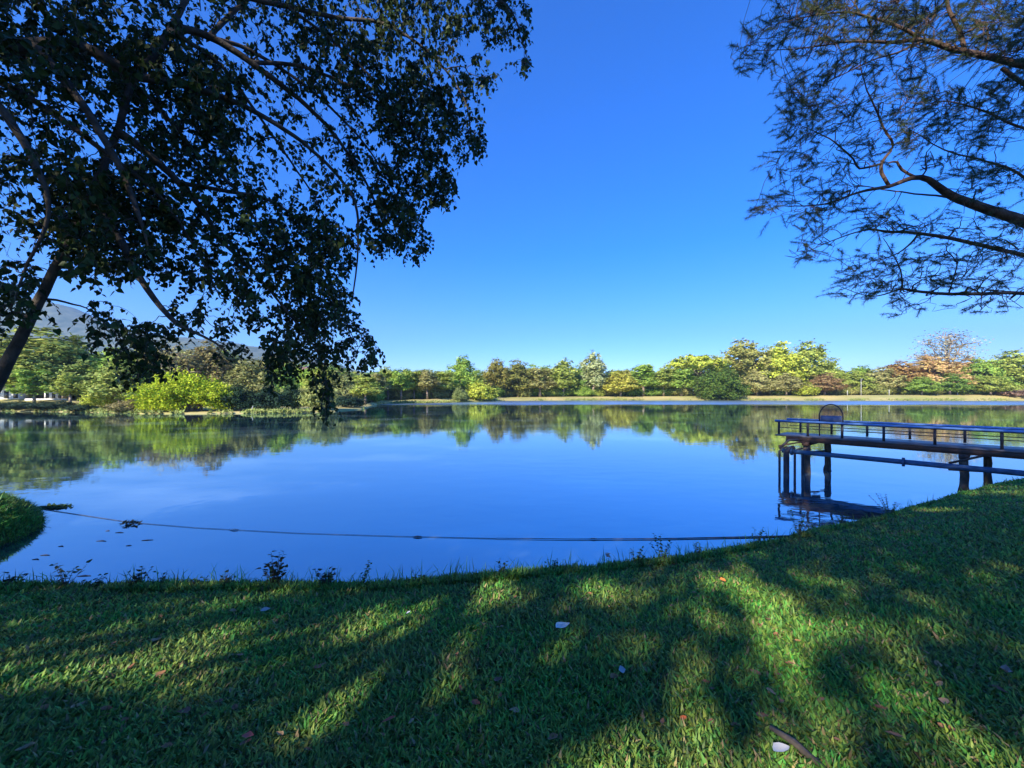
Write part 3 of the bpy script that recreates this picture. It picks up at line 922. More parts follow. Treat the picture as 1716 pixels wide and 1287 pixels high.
# ------------------------------------------------------------------ floating boom and litter on the water
bp_ = [W(*q) for q in ((-30, 838), (35, 848), (120, 861), (220, 876), (330, 885), (500, 894), (660, 899), (832, 903))]
boom = thing('floating_boom', bp_[3], 'thin dark floating line running across the near water from bank to bank', 'boom')
mb = MB(); mb.tube([q - bp_[3] + [0, 0, .012] for q in bp_], [.010, .010, .009, .007, .006, .006, .006, .008], 6); mb.build('rope', M['rope'], boom)
bq = [W(*q) for q in ((832, 903), (960, 904.5), (1100, 904), (1250, 901), (1330, 899), (1400, 896.5))]
mb = MB(); mb.tube([q - bp_[3] + [0, 0, .02] for q in bq], [.009, .011, .015, .018, .02, .02], 8); mb.build('pipe', M['rope'], boom)
for px, py in ((393, 888.5), (700, 900.5), (995, 904)):
    mb = MB(); q = W(px, py) - bp_[3]
    mb.tube([q + [-.12, 0, .02], q + [0, 0, .03], q + [.12, 0, .02]], [.01, .02, .01], 7)
    mb.build('float', M['white'] if px in (393, 995) else M['rope'], boom)


def leaf_patch(name, centre, n, rx, ry, size, col, label, cat, zmax=.05, mat='leaf_far'):
    mb = MB()
    c = np.stack([rng.normal(0, rx, n), rng.normal(0, ry, n), rng.uniform(.005, zmax, n)], -1)
    leaf_quads(mb, c, rand_dirs(n) * .5 + np.array([0, 0, .9]), rng.uniform(.6, 1.3, n) * size, 1.6)
    o = mb.build(name, M[mat]); o.location = centre; o.color = (*col, 1)
    return tag(o, label, cat)


leaf_patch('floating_weed', W(92, 850), 170, .22, .12, .11, (.05, .09, .03), 'patch of dark weed floating by the left bulge of the bank', 'water weed', .05)
leaf_patch('floating_weed', W(218, 878), 40, .10, .07, .09, (.04, .05, .03), 'small dark weed clump caught on the floating line', 'water weed', .1)
leaf_patch('floating_scrap', W(1018, 929), 1, .01, .01, .16, (.85, .8, .78), 'white scrap floating on the water near the bank', 'scrap', .03)
for px, py in ((170, 907), (102, 916), (75, 931), (215, 915), (246, 906), (60, 938), (180, 890), (100, 955), (140, 966), (200, 893)):
    q = W(px, py); L = rng.uniform(.05, .15); a = rng.uniform(-.3, .5)
    mb = MB(); mb.tube([[-L, 0, .004], [0, .03, .012], [L * math.cos(a), L * math.sin(a), .006]], [.006, .011, .005], 5)
    o = mb.build('floating_twig', M['rope']); o.location = q
    tag(o, 'dark twig floating on the calm water near the left bank', 'twig', 'twigs floating near the left bank')


# ------------------------------------------------------------------ left tree: heart shaped leaves on drooping sprigs
def bez(a, b, sag, n=6):
    t = np.linspace(0, 1, n)[:, None]
    p = a * (1 - t) + b * t
    return p + np.array([0, 0, 1.0]) * (sag * 4 * t * (1 - t))


def resample(pts, rad, step):
    pts = np.asarray(pts, float); rad = np.asarray(rad, float)
    # catmull-rom
    P_ = np.vstack([2 * pts[0] - pts[1], pts, 2 * pts[-1] - pts[-2]])
    op, orr = [], []
    for k in range(len(pts) - 1):
        p0, p1, p2, p3 = P_[k:k + 4]
        m = max(2, int(np.linalg.norm(p2 - p1) / step))
        for t in np.linspace(0, 1, m, endpoint=False):
            op.append(.5 * ((2 * p1) + (-p0 + p2) * t + (2 * p0 - 5 * p1 + 4 * p2 - p3) * t ** 2 + (-p0 + 3 * p1 - 3 * p2 + p3) * t ** 3))
            orr.append(rad[k] * (1 - t) + rad[k + 1] * t)
    op.append(pts[-1]); orr.append(rad[-1])
    return np.array(op), np.array(orr)


def heart_leaves(mb, base, direc, nrm, size):
    n = len(base)
    direc = direc / np.linalg.norm(direc, axis=1)[:, None]
    side = np.cross(direc, nrm); side /= np.linalg.norm(side, axis=1)[:, None] + 1e-9
    up = np.cross(side, direc)
    s = size[:, None]; fold = rng.uniform(.02, .22, n)[:, None]
    pet = base + direc * s * .25
    tip = pet + direc * s * 1.05 - up * s * .1
    def L(sg):
        return [pet + side * sg * s * .34 - direc * s * .08 + up * s * fold, pet + side * sg * s * .43 + direc * s * .30 + up * s * fold]
    l1, l2 = L(-1); r1, r2 = L(1)
    v = np.stack([pet, l1, l2, tip, r2, r1], 1)
    o = mb.n
    mb.v.append(v.reshape(-1, 3)); mb.n += 6 * n
    k = o + np.arange(n)[:, None] * 6
    mb.f.append(k + np.array([[0, 3, 2, 1]])); mb.f.append(k + np.array([[0, 5, 4, 3]]))


def ldepth(px, py):
    return 4.9 + 2.7 * np.clip(px, -200, 900) / 850 + .5 * np.clip((450 - py) / 450, 0, 1.5)


LB = MB()       # wood
nodes = []      # attachment points


RSC = .8


def branch(pl, step=.12, n=7, store=True):
    pts = np.array([P(q[0], q[1], q[2]) for q in pl]); rad = np.array([q[3] for q in pl]) * RSC
    op, orr = resample(pts, rad, step)
    op = op + np.stack([.02 * vnoise(op[:, 2] * 6 + 3, op[:, 0] * 6, 50 + k) for k in range(3)], -1) * (orr < .12)[:, None]
    LB.tube(op, orr, n)
    if store:
        nodes.extend([(p, r) for p, r in zip(op, orr)])
    return op


RSC = .45
branch([(-190, 985, 4.75, .21), (-90, 800, 4.85, .17), (0, 628, 5.0, .145), (52, 530, 5.05, .125), (104, 430, 5.1, .11), (150, 330, 5.2, .10), (195, 220, 5.4, .095), (225, 130, 5.6, .09), (290, 40, 5.8, .085), (325, -50, 6, .08), (370, -200, 6.3, .06), (420, -380, 6.6, .04)], n=10)
RSC = .95
branch([(225, 130, 5.6, .08), (150, 85, 5.4, .075), (60, 75, 5.2, .08), (-80, 95, 5.0, .09), (-250, 60, 4.8, .07), (-420, 0, 4.8, .04)], n=8)
branch([(225, 130, 5.6, .07), (290, 55, 5.8, .06), (350, 62, 6.0, .055), (420, 105, 6.3, .05), (500, 165, 6.6, .042), (560, 225, 6.8, .03), (610, 300, 6.9, .022), (640, 370, 7, .015)])
branch([(325, -50, 6, .06), (400, -10, 6.3, .05), (480, 10, 6.6, .042), (560, 28, 6.9, .036), (640, 40, 7.2, .03), (720, 90, 7.4, .022), (780, 170, 7.5, .014), (790, 240, 7.5, .01)])
branch([(370, -200, 6.3, .05), (520, -140, 6.8, .045), (660, -80, 7.2, .035), (760, -30, 7.5, .025), (850, 10, 7.6, .018), (880, 80, 7.6, .01)])
branch([(195, 220, 5.4, .07), (240, 250, 5.5, .055), (300, 305, 5.7, .05), (340, 350, 5.9, .04), (370, 400, 6, .03), (420, 450, 6.1, .024), (480, 520, 6.2, .018), (530, 590, 6.2, .013), (548, 650, 6.2, .008)])
branch([(150, 330, 5.2, .06), (205, 410, 5.2, .05), (237, 470, 5.25, .042), (270, 515, 5.3, .036), (300, 545, 5.3, .032), (322, 556, 5.35, .022), (360, 575, 5.4, .014), (390, 600, 5.4, .008)])
branch([(225, 130, 5.6, .06), (330, 150, 5.9, .05), (430, 190, 6.2, .04), (520, 250, 6.5, .03), (590, 330, 6.6, .024), (600, 420, 6.6, .016), (590, 500, 6.5, .012)])
branch([(60, 75, 5.2, .06), (120, 150, 5.0, .05), (190, 260, 4.9, .04), (230, 350, 4.9, .03), (252, 420, 4.9, .008)])
branch([(-80, 95, 5.0, .06), (0, 180, 4.6, .05), (60, 280, 4.5, .035), (80, 360, 4.5, .022), (50, 440, 4.5, .015), (20, 520, 4.5, .009)])
branch([(420, 105, 6.3, .035), (500, 110, 6.7, .03), (580, 140, 7.0, .025), (660, 190, 7.2, .02), (730, 260, 7.3, .014), (760, 310, 7.3, .008)])
branch([(300, 305, 5.7, .035), (380, 320, 6.0, .03), (460, 340, 6.3, .024), (530, 400, 6.4, .018), (540, 470, 6.4, .012), (600, 580, 6.4, .007)])
branch([(350, 62, 6.0, .04), (390, 20, 6.4, .035), (470, -50, 6.8, .03), (560, -150, 7.2, .02)])

branch([(350, 62, 6.0, .035), (420, 85, 6.4, .03), (520, 150, 6.8, .024), (610, 240, 7.1, .018), (665, 330, 7.2, .01)])
branch([(290, 55, 5.8, .035), (370, 110, 6.2, .03), (445, 210, 6.5, .022), (520, 320, 6.7, .014), (560, 400, 6.7, .007)])
branch([(150, 85, 5.4, .04), (250, 165, 5.7, .034), (330, 255, 6.0, .026), (405, 330, 6.2, .018), (460, 430, 6.3, .009)])
branch([(480, 10, 6.6, .03), (560, 70, 6.9, .024), (640, 150, 7.2, .018), (710, 250, 7.4, .012), (725, 340, 7.4, .007)])
branch([(-80, 95, 5.0, .05), (60, 170, 5.0, .04), (170, 250, 5.1, .032), (270, 330, 5.3, .024), (330, 420, 5.4, .014), (370, 500, 5.4, .007)])
clumps = [(60, 40, 110, 60, 1.5), (200, 40, 110, 60, 1.2), (340, 40, 80, 55, .8), (470, 40, 90, 55, 1.2), (600, 40, 90, 60, 1.5), (700, 60, 75, 65, 1.5), (760, 35, 45, 45, 1.2),
          (838, 40, 48, 50, 1.6), (875, 95, 15, 38, 1.7), (800, 140, 26, 32, 1.4), (740, 150, 55, 50, 1.3), (50, 130, 90, 60, 1.6), (160, 120, 80, 60, 1.4), (270, 140, 90, 70, 1.8),
          (350, 170, 60, 70, 2.0), (430, 140, 50, 60, .7), (560, 110, 70, 60, 1.8), (640, 130, 60, 50, 1.3), (700, 210, 65, 70, 2.5), (786, 240, 30, 42, 1.9), (620, 190, 60, 50, 1.4),
          (500, 180, 60, 50, 1.0), (60, 230, 90, 50, 1.0), (150, 215, 55, 40, .8), (240, 265, 60, 55, 1.4), (330, 250, 70, 55, 2.0), (420, 270, 50, 50, 1.3), (540, 260, 60, 40, 1.0),
          (600, 300, 55, 50, 1.3), (690, 320, 62, 55, 2.0), (738, 315, 26, 48, 1.5), (650, 390, 52, 48, 2.4), (697, 420, 22, 34, 1.8), (60, 320, 80, 60, 1.3), (140, 340, 70, 60, 2.4),
          (220, 345, 60, 55, 2.4), (300, 360, 60, 45, 1.5), (380, 340, 60, 50, 1.5), (455, 360, 45, 45, 1.2), (535, 350, 45, 45, 1.2), (40, 395, 60, 35, 1.2), (135, 415, 60, 45, 2.6),
          (205, 435, 60, 36, 2.4), (300, 430, 70, 55, 1.7), (400, 430, 60, 60, 1.6), (500, 430, 65, 60, 2.6), (565, 435, 32, 48, 2.0), (530, 510, 50, 45, 2.6), (28, 500, 46, 50, 1.8),
          (12, 545, 26, 28, 1.2), (175, 468, 55, 22, 1.3), (360, 500, 60, 36, 1.4), (430, 510, 45, 45, 1.5), (320, 535, 36, 25, .9), (170, 555, 22, 42, 1.7), (200, 580, 20, 30, 1.2),
          (245, 595, 44, 46, 2.2), (355, 560, 50, 26, 1.2), (388, 592, 20, 28, 1.2), (495, 570, 52, 45, 2.2), (560, 565, 45, 45, 1.9), (600, 600, 32, 34, 1.7), (478, 620, 32, 36, 2.2),
          (540, 635, 25, 42, 2.0), (546, 688, 11, 22, 2.6), (620, 612, 14, 16, 1.4), (365, 620, 12, 14, .9), (230, 640, 20, 18, 1.2), (455, 655, 15, 20, 1.2),
          # beyond the frame: the crown carries on
          (-120, 40, 120, 120, 1.0), (-120, 250, 110, 120, .9), (-140, 430, 90, 70, .6), (100, -120, 160, 80, 1.0), (350, -140, 160, 80, 1.0), (600, -130, 140, 80, 1.0), (800, -80, 80, 60, 1.0)]
sprigs = []
for (cx, cy, rx, ry, wgt) in clumps:
    d0 = float(ldepth(np.array(cx), np.array(cy)))
    k = int(wgt * math.pi * rx * ry / (280 * (6.2 / d0) ** 2) * 1.35 * (.35 + .42 * wgt) * (1.25 if cx < 420 and cy < 300 else 1)) + 1
    a = rng.uniform(0, 6.283, k); r = np.sqrt(rng.uniform(0, 1, k))
    px = cx + rx * r * np.cos(a); py = cy + ry * r * np.sin(a) - 18
    dd = d0 + rng.normal(0, .55, k)
    for q in range(k):
        sprigs.append(P(px[q], py[q], max(dd[q], 3.4)))
    # a twig into every clump
    c = P(cx, cy - .4 * ry, d0)
    nn = np.array([x[0] for x in nodes])
    dist = np.linalg.norm(nn - c, axis=1) + .6 * np.maximum(0, c[2] - nn[:, 2])
    m = int(np.argmin(dist)); r0 = min(nodes[m][1] * .7, .018)
    pts, rad = resample(bez(nn[m], c, .12 * np.linalg.norm(nn[m] - c) + .02, 5) + rng.normal(0, .03, (5, 3)) * np.array([0, 1, 1, 1, 1])[:, None], np.linspace(r0, .006, 5), .12)
    LB.tube(pts, rad, 5)
    nodes.extend([(p, r_) for p, r_ in zip(pts[1:], rad[1:])])
nn = np.array([x[0] for x in nodes]); nr_ = np.array([x[1] for x in nodes])
LF = MB(); TW = MB()
sprigs = np.array(sprigs)
d0 = np.array([np.min(np.linalg.norm(nn - q, axis=1)) for q in sprigs])
NA = np.zeros((len(nn) + 3 * len(sprigs), 3)); NA[:len(nn)] = nn
RA = np.zeros(len(NA)); RA[:len(nn)] = nr_
cnt = len(nn)
for s_ in sprigs[np.argsort(d0)]:
    dist = np.linalg.norm(NA[:cnt] - s_, axis=1) + .8 * np.maximum(0, s_[2] - NA[:cnt, 2])
    m = int(np.argmin(dist))
    a = NA[m]
    ln = np.linalg.norm(a - s_)
    if ln > .03:
        bz = bez(a, s_, .12 * ln, 5) + rng.normal(0, .06 * ln, (5, 3)) * np.array([0, 1, 1, 1, 0])[:, None]
        r0 = min(.007, RA[m])
        TW.tube(bz, np.linspace(r0, r0 * .6, 5), 4, cap=False)
        NA[cnt] = bz[2]; RA[cnt] = r0 * .8; NA[cnt + 1] = bz[3]; RA[cnt + 1] = r0 * .7; NA[cnt + 2] = s_; RA[cnt + 2] = r0 * .6
        cnt += 3
    hd = np.array([s_[0] - a[0], s_[1] - a[1], 0]); hd /= np.linalg.norm(hd) + 1e-6
    hd = hd * .5 + np.array([rng.normal(0, .5), rng.normal(0, .5), 0])
    Ls = rng.uniform(.16, .38)
    t = np.linspace(0, 1, 5)[:, None]
    end = s_ + (hd * .55 + np.array([0, 0, -.6])) * Ls
    pts = bez(s_, end, .06, 5)
    TW.tube(pts, [.004, .0035, .003, .0025, .002], 3, cap=False)
    k = rng.integers(6, 11)
    tt = np.linspace(.08, 1, k)
    b = np.stack([np.interp(tt, np.linspace(0, 1, 5), pts[:, ax]) for ax in range(3)], -1)
    az = rng.uniform(0, 6.283) + np.arange(k) * 2.4
    dr = np.stack([np.cos(az) * .7, np.sin(az) * .7, np.full(k, -.75)], -1) + rng.normal(0, .25, (k, 3))
    nm = rand_dirs(k) + np.array([0, -.15, .6])
    heart_leaves(LF, b, dr, nm, rng.choice([.8, 1.0, 1.0, 1.25]) * rng.uniform(.045, .08, k))
lt = thing('leafy_tree', near_z(np.array(-7.6), np.array(4.75)) * UPV + np.array([-7.6, 4.75, 0]), 'big dark broad leaved tree leaning in from the left with drooping boughs', 'tree')
lo = np.array(lt.location)


def build_at(mb, name, mat, parent, sm=False):
    mb.v = [v - lo_ for v in mb.v]
    return mb.build(name, mat, parent, smooth=sm)


lo_ = lo
build_at(LB, 'trunk', M['bark'], lt, True)
build_at(TW, 'twigs', M['bark'], lt)
build_at(LF, 'crown', M['leaf_left'], lt)

# ------------------------------------------------------------------ right tree: feathery sprays
RSC = .68
LB = MB(); nodes = []
branch([(2080, 900, 8.4, .34), (2040, 640, 8.4, .28), (2010, 480, 8.4, .26), (1980, 250, 8.5, .22), (1940, 0, 8.6, .17), (1900, -260, 8.7, .12), (1850, -500, 8.8, .06)], n=10)
branch([(2010, 480, 8.4, .2), (1850, 425, 8.0, .17), (1716, 372, 7.8, .145), (1640, 345, 7.7, .12), (1590, 325, 7.6, .10), (1556, 300, 7.6, .075), (1530, 297, 7.6, .065), (1490, 311, 7.5, .05), (1440, 322, 7.4, .032), (1380, 343, 7.3, .02), (1300, 346, 7.2, .008)])
branch([(1490, 311, 7.5, .045), (1477, 290, 7.5, .045), (1478, 270, 7.5, .042), (1497, 243, 7.5, .03), (1480, 215, 7.4, .026), (1466, 180, 7.4, .022), (1452, 150, 7.4, .016), (1440, 110, 7.4, .01)])
branch([(1560, 301, 7.6, .04), (1535, 296, 7.7, .035), (1512, 283, 7.7, .035), (1505, 270, 7.7, .03), (1490, 272, 7.6, .02)])
branch([(1478, 273, 7.5, .03), (1440, 282, 7.4, .026), (1430, 266, 7.4, .022), (1390, 232, 7.3, .016), (1345, 212, 7.2, .008)])
branch([(1640, 345, 7.7, .05), (1590, 330, 7.8, .03), (1520, 322, 7.8, .02), (1440, 310, 7.7, .012)])
branch([(2010, 480, 8.4, .1), (1860, 455, 8.1, .08), (1716, 428, 7.9, .062), (1620, 405, 7.7, .052), (1540, 391, 7.6, .042), (1490, 389, 7.5, .035), (1455, 386, 7.5, .022), (1400, 402, 7.4, .014), (1330, 430, 7.3, .007)])
branch([(1540, 391, 7.6, .03), (1530, 405, 7.6, .026), (1505, 425, 7.6, .018), (1475, 436, 7.5, .01)])
branch([(2040, 560, 8.4, .09), (1880, 510, 8.2, .07), (1716, 491, 8.0, .055), (1640, 492, 7.9, .05), (1580, 492, 7.8, .045), (1530, 487, 7.7, .036), (1508, 484, 7.7, .026), (1460, 497, 7.6, .014), (1400, 478, 7.6, .006)])
branch([(1512, 484, 7.7, .022), (1510, 455, 7.7, .018), (1495, 425, 7.7, .014), (1480, 400, 7.6, .008)])
branch([(1590, 492, 7.8, .02), (1605, 440, 7.8, .015), (1585, 420, 7.8, .012), (1590, 400, 7.8, .008)])
branch([(1960, 120, 8.5, .16), (1840, 140, 8.0, .12), (1716, 110, 7.6, .09), (1660, 96, 7.5, .08), (1600, 85, 7.4, .07), (1545, 68, 7.3, .055), (1490, 72, 7.2, .04), (1420, 70, 7.1, .024), (1340, 80, 7.0, .012), (1250, 85, 7.0, .006)])
branch([(1545, 68, 7.3, .045), (1505, 45, 7.2, .04), (1460, 30, 7.2, .03), (1400, 20, 7.1, .02), (1300, 40, 7.0, .008)])
branch([(1615, 88, 7.4, .055), (1610, 60, 7.4, .05), (1590, 20, 7.4, .045), (1578, -20, 7.4, .04), (1520, -120, 7.4, .025), (1450, -200, 7.4, .012)])
branch([(1980, 250, 8.5, .1), (1840, 215, 8.0, .08), (1716, 140, 7.7, .055), (1680, 115, 7.6, .05)])
branch([(1545, 70, 7.3, .03), (1500, 90, 7.2, .025), (1470, 98, 7.2, .018), (1400, 130, 7.1, .012), (1340, 170, 7.0, .007)])
branch([(1980, 250, 8.5, .08), (1850, 260, 8.1, .055), (1716, 215, 7.9, .035), (1650, 185, 7.8, .025), (1590, 170, 7.8, .015), (1550, 175, 7.7, .008)])
branch([(1850, 425, 8.0, .05), (1716, 300, 7.9, .035), (1650, 270, 7.8, .025), (1580, 250, 7.8, .016), (1500, 200, 7.7, .008)])

rclumps = [(1440, 25, 120, 45, 1.6), (1330, 20, 60, 35, 1.3), (1280, 65, 45, 38, .7), (1240, 90, 30, 30, .35), (1270, 110, 35, 25, .6), (1400, 90, 80, 35, 1.1), (1600, 40, 110, 60, 1.5), (1690, 55, 60, 70, 1.3),
           (1345, 150, 45, 40, 1.1), (1335, 195, 32, 42, 1.7), (1400, 185, 55, 35, 1.0), (1590, 163, 55, 24, 1.7), (1680, 165, 50, 40, 1.6), (1640, 205, 80, 30, .9), (1450, 235, 70, 35, .6),
           (1335, 245, 35, 30, .9), (1310, 285, 35, 30, .7), (1300, 340, 42, 26, .9), (1350, 365, 55, 30, .8), (1400, 330, 55, 30, .8), (1470, 365, 45, 25, 1.3), (1360, 415, 50, 18, .7),
           (1450, 445, 55, 32, .9), (1430, 478, 45, 22, .9), (1550, 450, 80, 38, .8), (1650, 455, 70, 40, .8), (1600, 380, 90, 30, .6), (1665, 310, 60, 45, .9), (1600, 250, 80, 45, .7),
           (1510, 170, 60, 50, .6), (1520, 512, 50, 14, .5), (1690, 400, 40, 40, .8), (1400, 280, 60, 30, .6), (1540, 220, 60, 30, .7), (1500, 480, 60, 18, .9), (1640, 510, 70, 12, .5), (1500, 120, 60, 30, .8),
           (1800, 50, 90, 90, .9), (1820, 250, 90, 90, .8), (1800, 430, 80, 70, .7), (1550, -90, 160, 60, .9), (1350, -70, 100, 50, .8), (1900, -60, 120, 80, .8)]
NB = MB(); TW = MB()


def needles(mb, base, direc, ln, wd):
    n = len(base)
    direc = direc / np.linalg.norm(direc, axis=1)[:, None]
    side = np.cross(direc, rand_dirs(n)); side /= np.linalg.norm(side, axis=1)[:, None] + 1e-9
    v = np.stack([base - side * wd[:, None] * .5, base + side * wd[:, None] * .5, base + direc * ln[:, None] + np.array([0, 0, -.01])], 1)
    o = mb.n
    mb.v.append(v.reshape(-1, 3)); mb.n += 3 * n
    mb.f.append(o + np.arange(3 * n).reshape(-1, 3))


sp = []
for (cx, cy, rx, ry, wgt) in rclumps:
    d0 = 7.4 + .5 * (cx - 1500) / 300
    k = int(wgt * math.pi * rx * ry / 140) + 1
    a = rng.uniform(0, 6.283, k); r = np.sqrt(rng.uniform(0, 1, k))
    for q in range(k):
        sp.append((P(cx + rx * r[q] * math.cos(a[q]) + 12, cy + ry * r[q] * math.sin(a[q]) + 5, d0 + rng.normal(0, .5)), cx, cy))
    c = P(cx + .3 * rx, cy, d0 + rng.normal(0, .2))
    for c in (c, P(cx - .35 * rx, cy - .3 * ry, d0 + rng.normal(0, .3)), P(cx, cy + .4 * ry, d0 + rng.normal(0, .3)), P(cx + .6 * rx, cy - .5 * ry, d0 + rng.normal(0, .3)), P(cx - .6 * rx, cy + .3 * ry, d0 + rng.normal(0, .3))):
        nn = np.array([x[0] for x in nodes])
        dv = nn - c
        dist = np.linalg.norm(dv, axis=1) + .5 * np.maximum(0, -dv[:, 0])
        m = int(np.argmin(dist)); r0 = min(nodes[m][1] * .7, .016)
        bz = bez(nn[m], c, .1 * np.linalg.norm(nn[m] - c), 6) + rng.normal(0, .065, (6, 3)) * np.array([0, 1, 1, 1, 1, 1])[:, None]
        pts, rad = resample(bz, np.linspace(r0, .004, 6), .09)
        LB.tube(pts, rad, 5)
        nodes.extend([(p, r_) for p, r_ in zip(pts[1:], rad[1:])])
nn = np.array([x[0] for x in nodes]); nr_ = np.array([x[1] for x in nodes])
for s_, cx, cy in sp:
    dv = nn - s_
    dist = np.linalg.norm(dv, axis=1) + .5 * np.maximum(0, -dv[:, 0])
    m = int(np.argmin(dist)); a = nn[m]; ln = np.linalg.norm(a - s_)
    if ln > .03:
        kz = bez(a, s_, .08 * ln, 5) + rng.normal(0, .02, (5, 3)) * np.array([0, 1, 1, 1, 0])[:, None]
        TW.tube(kz, np.linspace(min(.008, nr_[m]), .004, 5), 4, cap=False)
    dr0 = np.array([-.55 + rng.normal(0, .5), rng.normal(0, .55), .15 + rng.normal(0, .35)])
    dr0 /= np.linalg.norm(dr0)
    Ls = rng.uniform(.18, .38)
    t = np.linspace(0, 1, 4)[:, None]
    pts = s_ + dr0 * Ls * t + np.array([0, 0, -.10]) * Ls * t ** 2
    TW.tube(pts, [.003, .0025, .002, .0015], 3, cap=False)
    k = 120
    tt = rng.uniform(.1, 1, k)
    b = np.stack([np.interp(tt, np.linspace(0, 1, 4), pts[:, ax]) for ax in range(3)], -1)
    needles(NB, b, dr0 * .6 + rng.normal(0, .6, (k, 3)), rng.uniform(.035, .10, k), rng.uniform(.0035, .006, k))
zt = near_z(np.array(15.4), np.array(8.4))
rt = thing('feathery_tree', (15.4, 8.4, float(zt)), 'tall feathery leaved tree reaching in from the right with bare kinked boughs', 'tree')
lo_ = np.array(rt.location)
build_at(LB, 'trunk', M['bark_right'], rt, True)
build_at(TW, 'twigs', M['bark_right'], rt)
build_at(NB, 'crown', M['needle'], rt)

# ------------------------------------------------------------------ unseen shade trees behind the viewer, crowns laid out to shape the light
AX_A = np.array([-SAZ[1], SAZ[0], 0]); AX_A = AX_A if AX_A[0] > 0 else -AX_A
AX_B = np.cross(SDIR, AX_A); AX_B = AX_B if AX_B[2] > 0 else -AX_B


def gpt(px, py):
    """point of the near bank seen at a photo pixel"""
    d = np.linspace(1, 16, 400)
    x = (px - 858) / F * d
    zr = EYE - (py - HZ) / F * d
    zz = near_z(x, d)
    k = int(np.argmax(zr <= zz))
    return np.array([x[k], d[k], zz[k]])


gaps = []      # holes cut in the unseen crowns along sun rays to place sunlit patches: (pixel, half width m across the ray, half height)
GP = [(620, 1215, .16, .05), (690, 1165, .06, .02), (520, 1275, .15, .02), (1310, 1045, .16, .10), (1265, 1000, .16, .06), (1330, 1095, .03, .02), (300, 1105, .16, .0), (150, 1140, .12, .0), (380, 1075, .12, .0),
      (60, 1205, .12, .01), (830, 985, .2, .01), (1210, 975, .2, .04), (640, 1035, .12, .01), (1640, 815, 1.2, .25), (1570, 855, .3, .05), (1010, 990, .2, .02)]
for px, py, ra, rb in GP:
    g = gpt(px, py)
    gaps.append((g @ AX_A, g @ AX_B, ra, rb))
for p, ra, rb in ((P(1450, 20, 7.2), .9, .5), (P(1560, 60, 7.3), .9, .35), (P(1640, 30, 7.4), .5, .4), (P(1490, 270, 7.5), .3, .35), (P(690, 70, 7.3), 1.1, .6), (P(1380, 70, 7.1), .6, .3)):
    gaps.append((p @ AX_A, p @ AX_B, ra, rb))


def unseen_shade_tree(base, height, lobes, nleaf, label, fork):
    b = np.array([base[0], base[1], 2.4])
    t = thing('unseen_shade_tree', b, label, 'tree')
    mb = MB()
    cm = crown_mesh([(l[0] - b[0], l[1] - b[1], l[2] - b[2], *l[3:]) for l in lobes], nleaf, .25, .36, 40)
    v = np.concatenate(cm.v).reshape(-1, 4, 3)
    ctr = v.mean(1) + b
    pa, pb = ctr @ AX_A, ctr @ AX_B
    keep = np.ones(len(v), bool)
    for ga, gb, ra, rb in gaps:
        ang = rng.normal(0, .12, len(v))
        keep &= (((pa - ga) / (ra + .16)) ** 2 + ((pb - gb) / (rb + .13)) ** 2) > 1 + ang
    v = v[keep]
    m2 = MB(); m2.v = [v.reshape(-1, 3)]; m2.n = len(v) * 4; m2.f = [np.arange(len(v) * 4).reshape(-1, 4)]
    o = m2.build('crown', M['leaf_far'], t); o.color = (.06, .11, .02, 1)
    tm = MB(); limbs(tm, (0, 0, -.3), [(l[0] - b[0], l[1] - b[1], l[2] - b[2]) for l in lobes[:5]], .35, fork)
    tm.build('trunk', M['bark'], t, smooth=True)


def sp_pt(a, b, t):
    return AX_A * a + AX_B * b + SDIR * t


for (a0, lab) in ((-11.5, 'tall unseen shade tree on the bank behind and left of the viewpoint'), (-1.5, 'tall unseen shade tree on the bank directly behind the viewpoint'), (8.0, 'tall unseen shade tree on the bank behind and right of the viewpoint')):
    lobes = []
    for b_ in np.arange(.6, 16.5, 2.6):
        for da in (-4.2, -1.4, 1.4, 4.2):
            c = sp_pt(a0 + da + rng.uniform(-.6, .6), b_ + rng.uniform(-.6, .6), rng.uniform(13, 19))
            if c[2] > 5.5:
                lobes.append((c[0], c[1], c[2], 2.3, 2.3, 1.8))
    c = np.mean([l[:3] for l in lobes], axis=0)
    unseen_shade_tree((c[0], min(c[1], -3.0)), 20, lobes, {-11.5: 28000, -1.5: 29500, 8.0: 36000}[a0], lab, 6)


# ------------------------------------------------------------------ small things on the lawn
def lawn_leaf(name, px, py, size, col, label, group=None, cat='leaf', curl=.3, lift=.035, thick=False):
    g = gpt(px, py)
    az = rng.uniform(0, 6.283)
    mb = MB()
    n = 8
    t = np.linspace(0, 1, n)
    ap, bp2 = rng.uniform(.7, 1.0), rng.uniform(.9, 1.4)
    wv = (t + .02) ** ap * (1.02 - t) ** bp2; wv = wv / wv.max() * rng.uniform(.22, .33) * rng.uniform(.85, 1.12, n)
    mid = np.stack([t - .5, .12 * np.sin(t * 3 + az), curl * (t - .5) ** 2 * 1.2], -1)
    Lp = mid + np.stack([0 * t, wv, wv * curl * 1.1], -1)
    Rp = mid - np.stack([0 * t, wv, -wv * curl * .9], -1)
    v = np.concatenate([Lp, mid, Rp]) * size
    f = [[k, k + 1, n + k + 1, n + k] for k in range(n - 1)] + [[n + k, n + k + 1, 2 * n + k + 1, 2 * n + k] for k in range(n - 1)]
    mb.add(v, f)
    o = mb.build(name, M['drybrown'], smooth=True)
    o.location = (g[0], g[1], g[2] + lift)
    o.rotation_euler = (rng.uniform(-.1, .3), rng.uniform(-.15, .15), az)
    o.color = (*col, 1)
    return tag(o, label, cat, group)


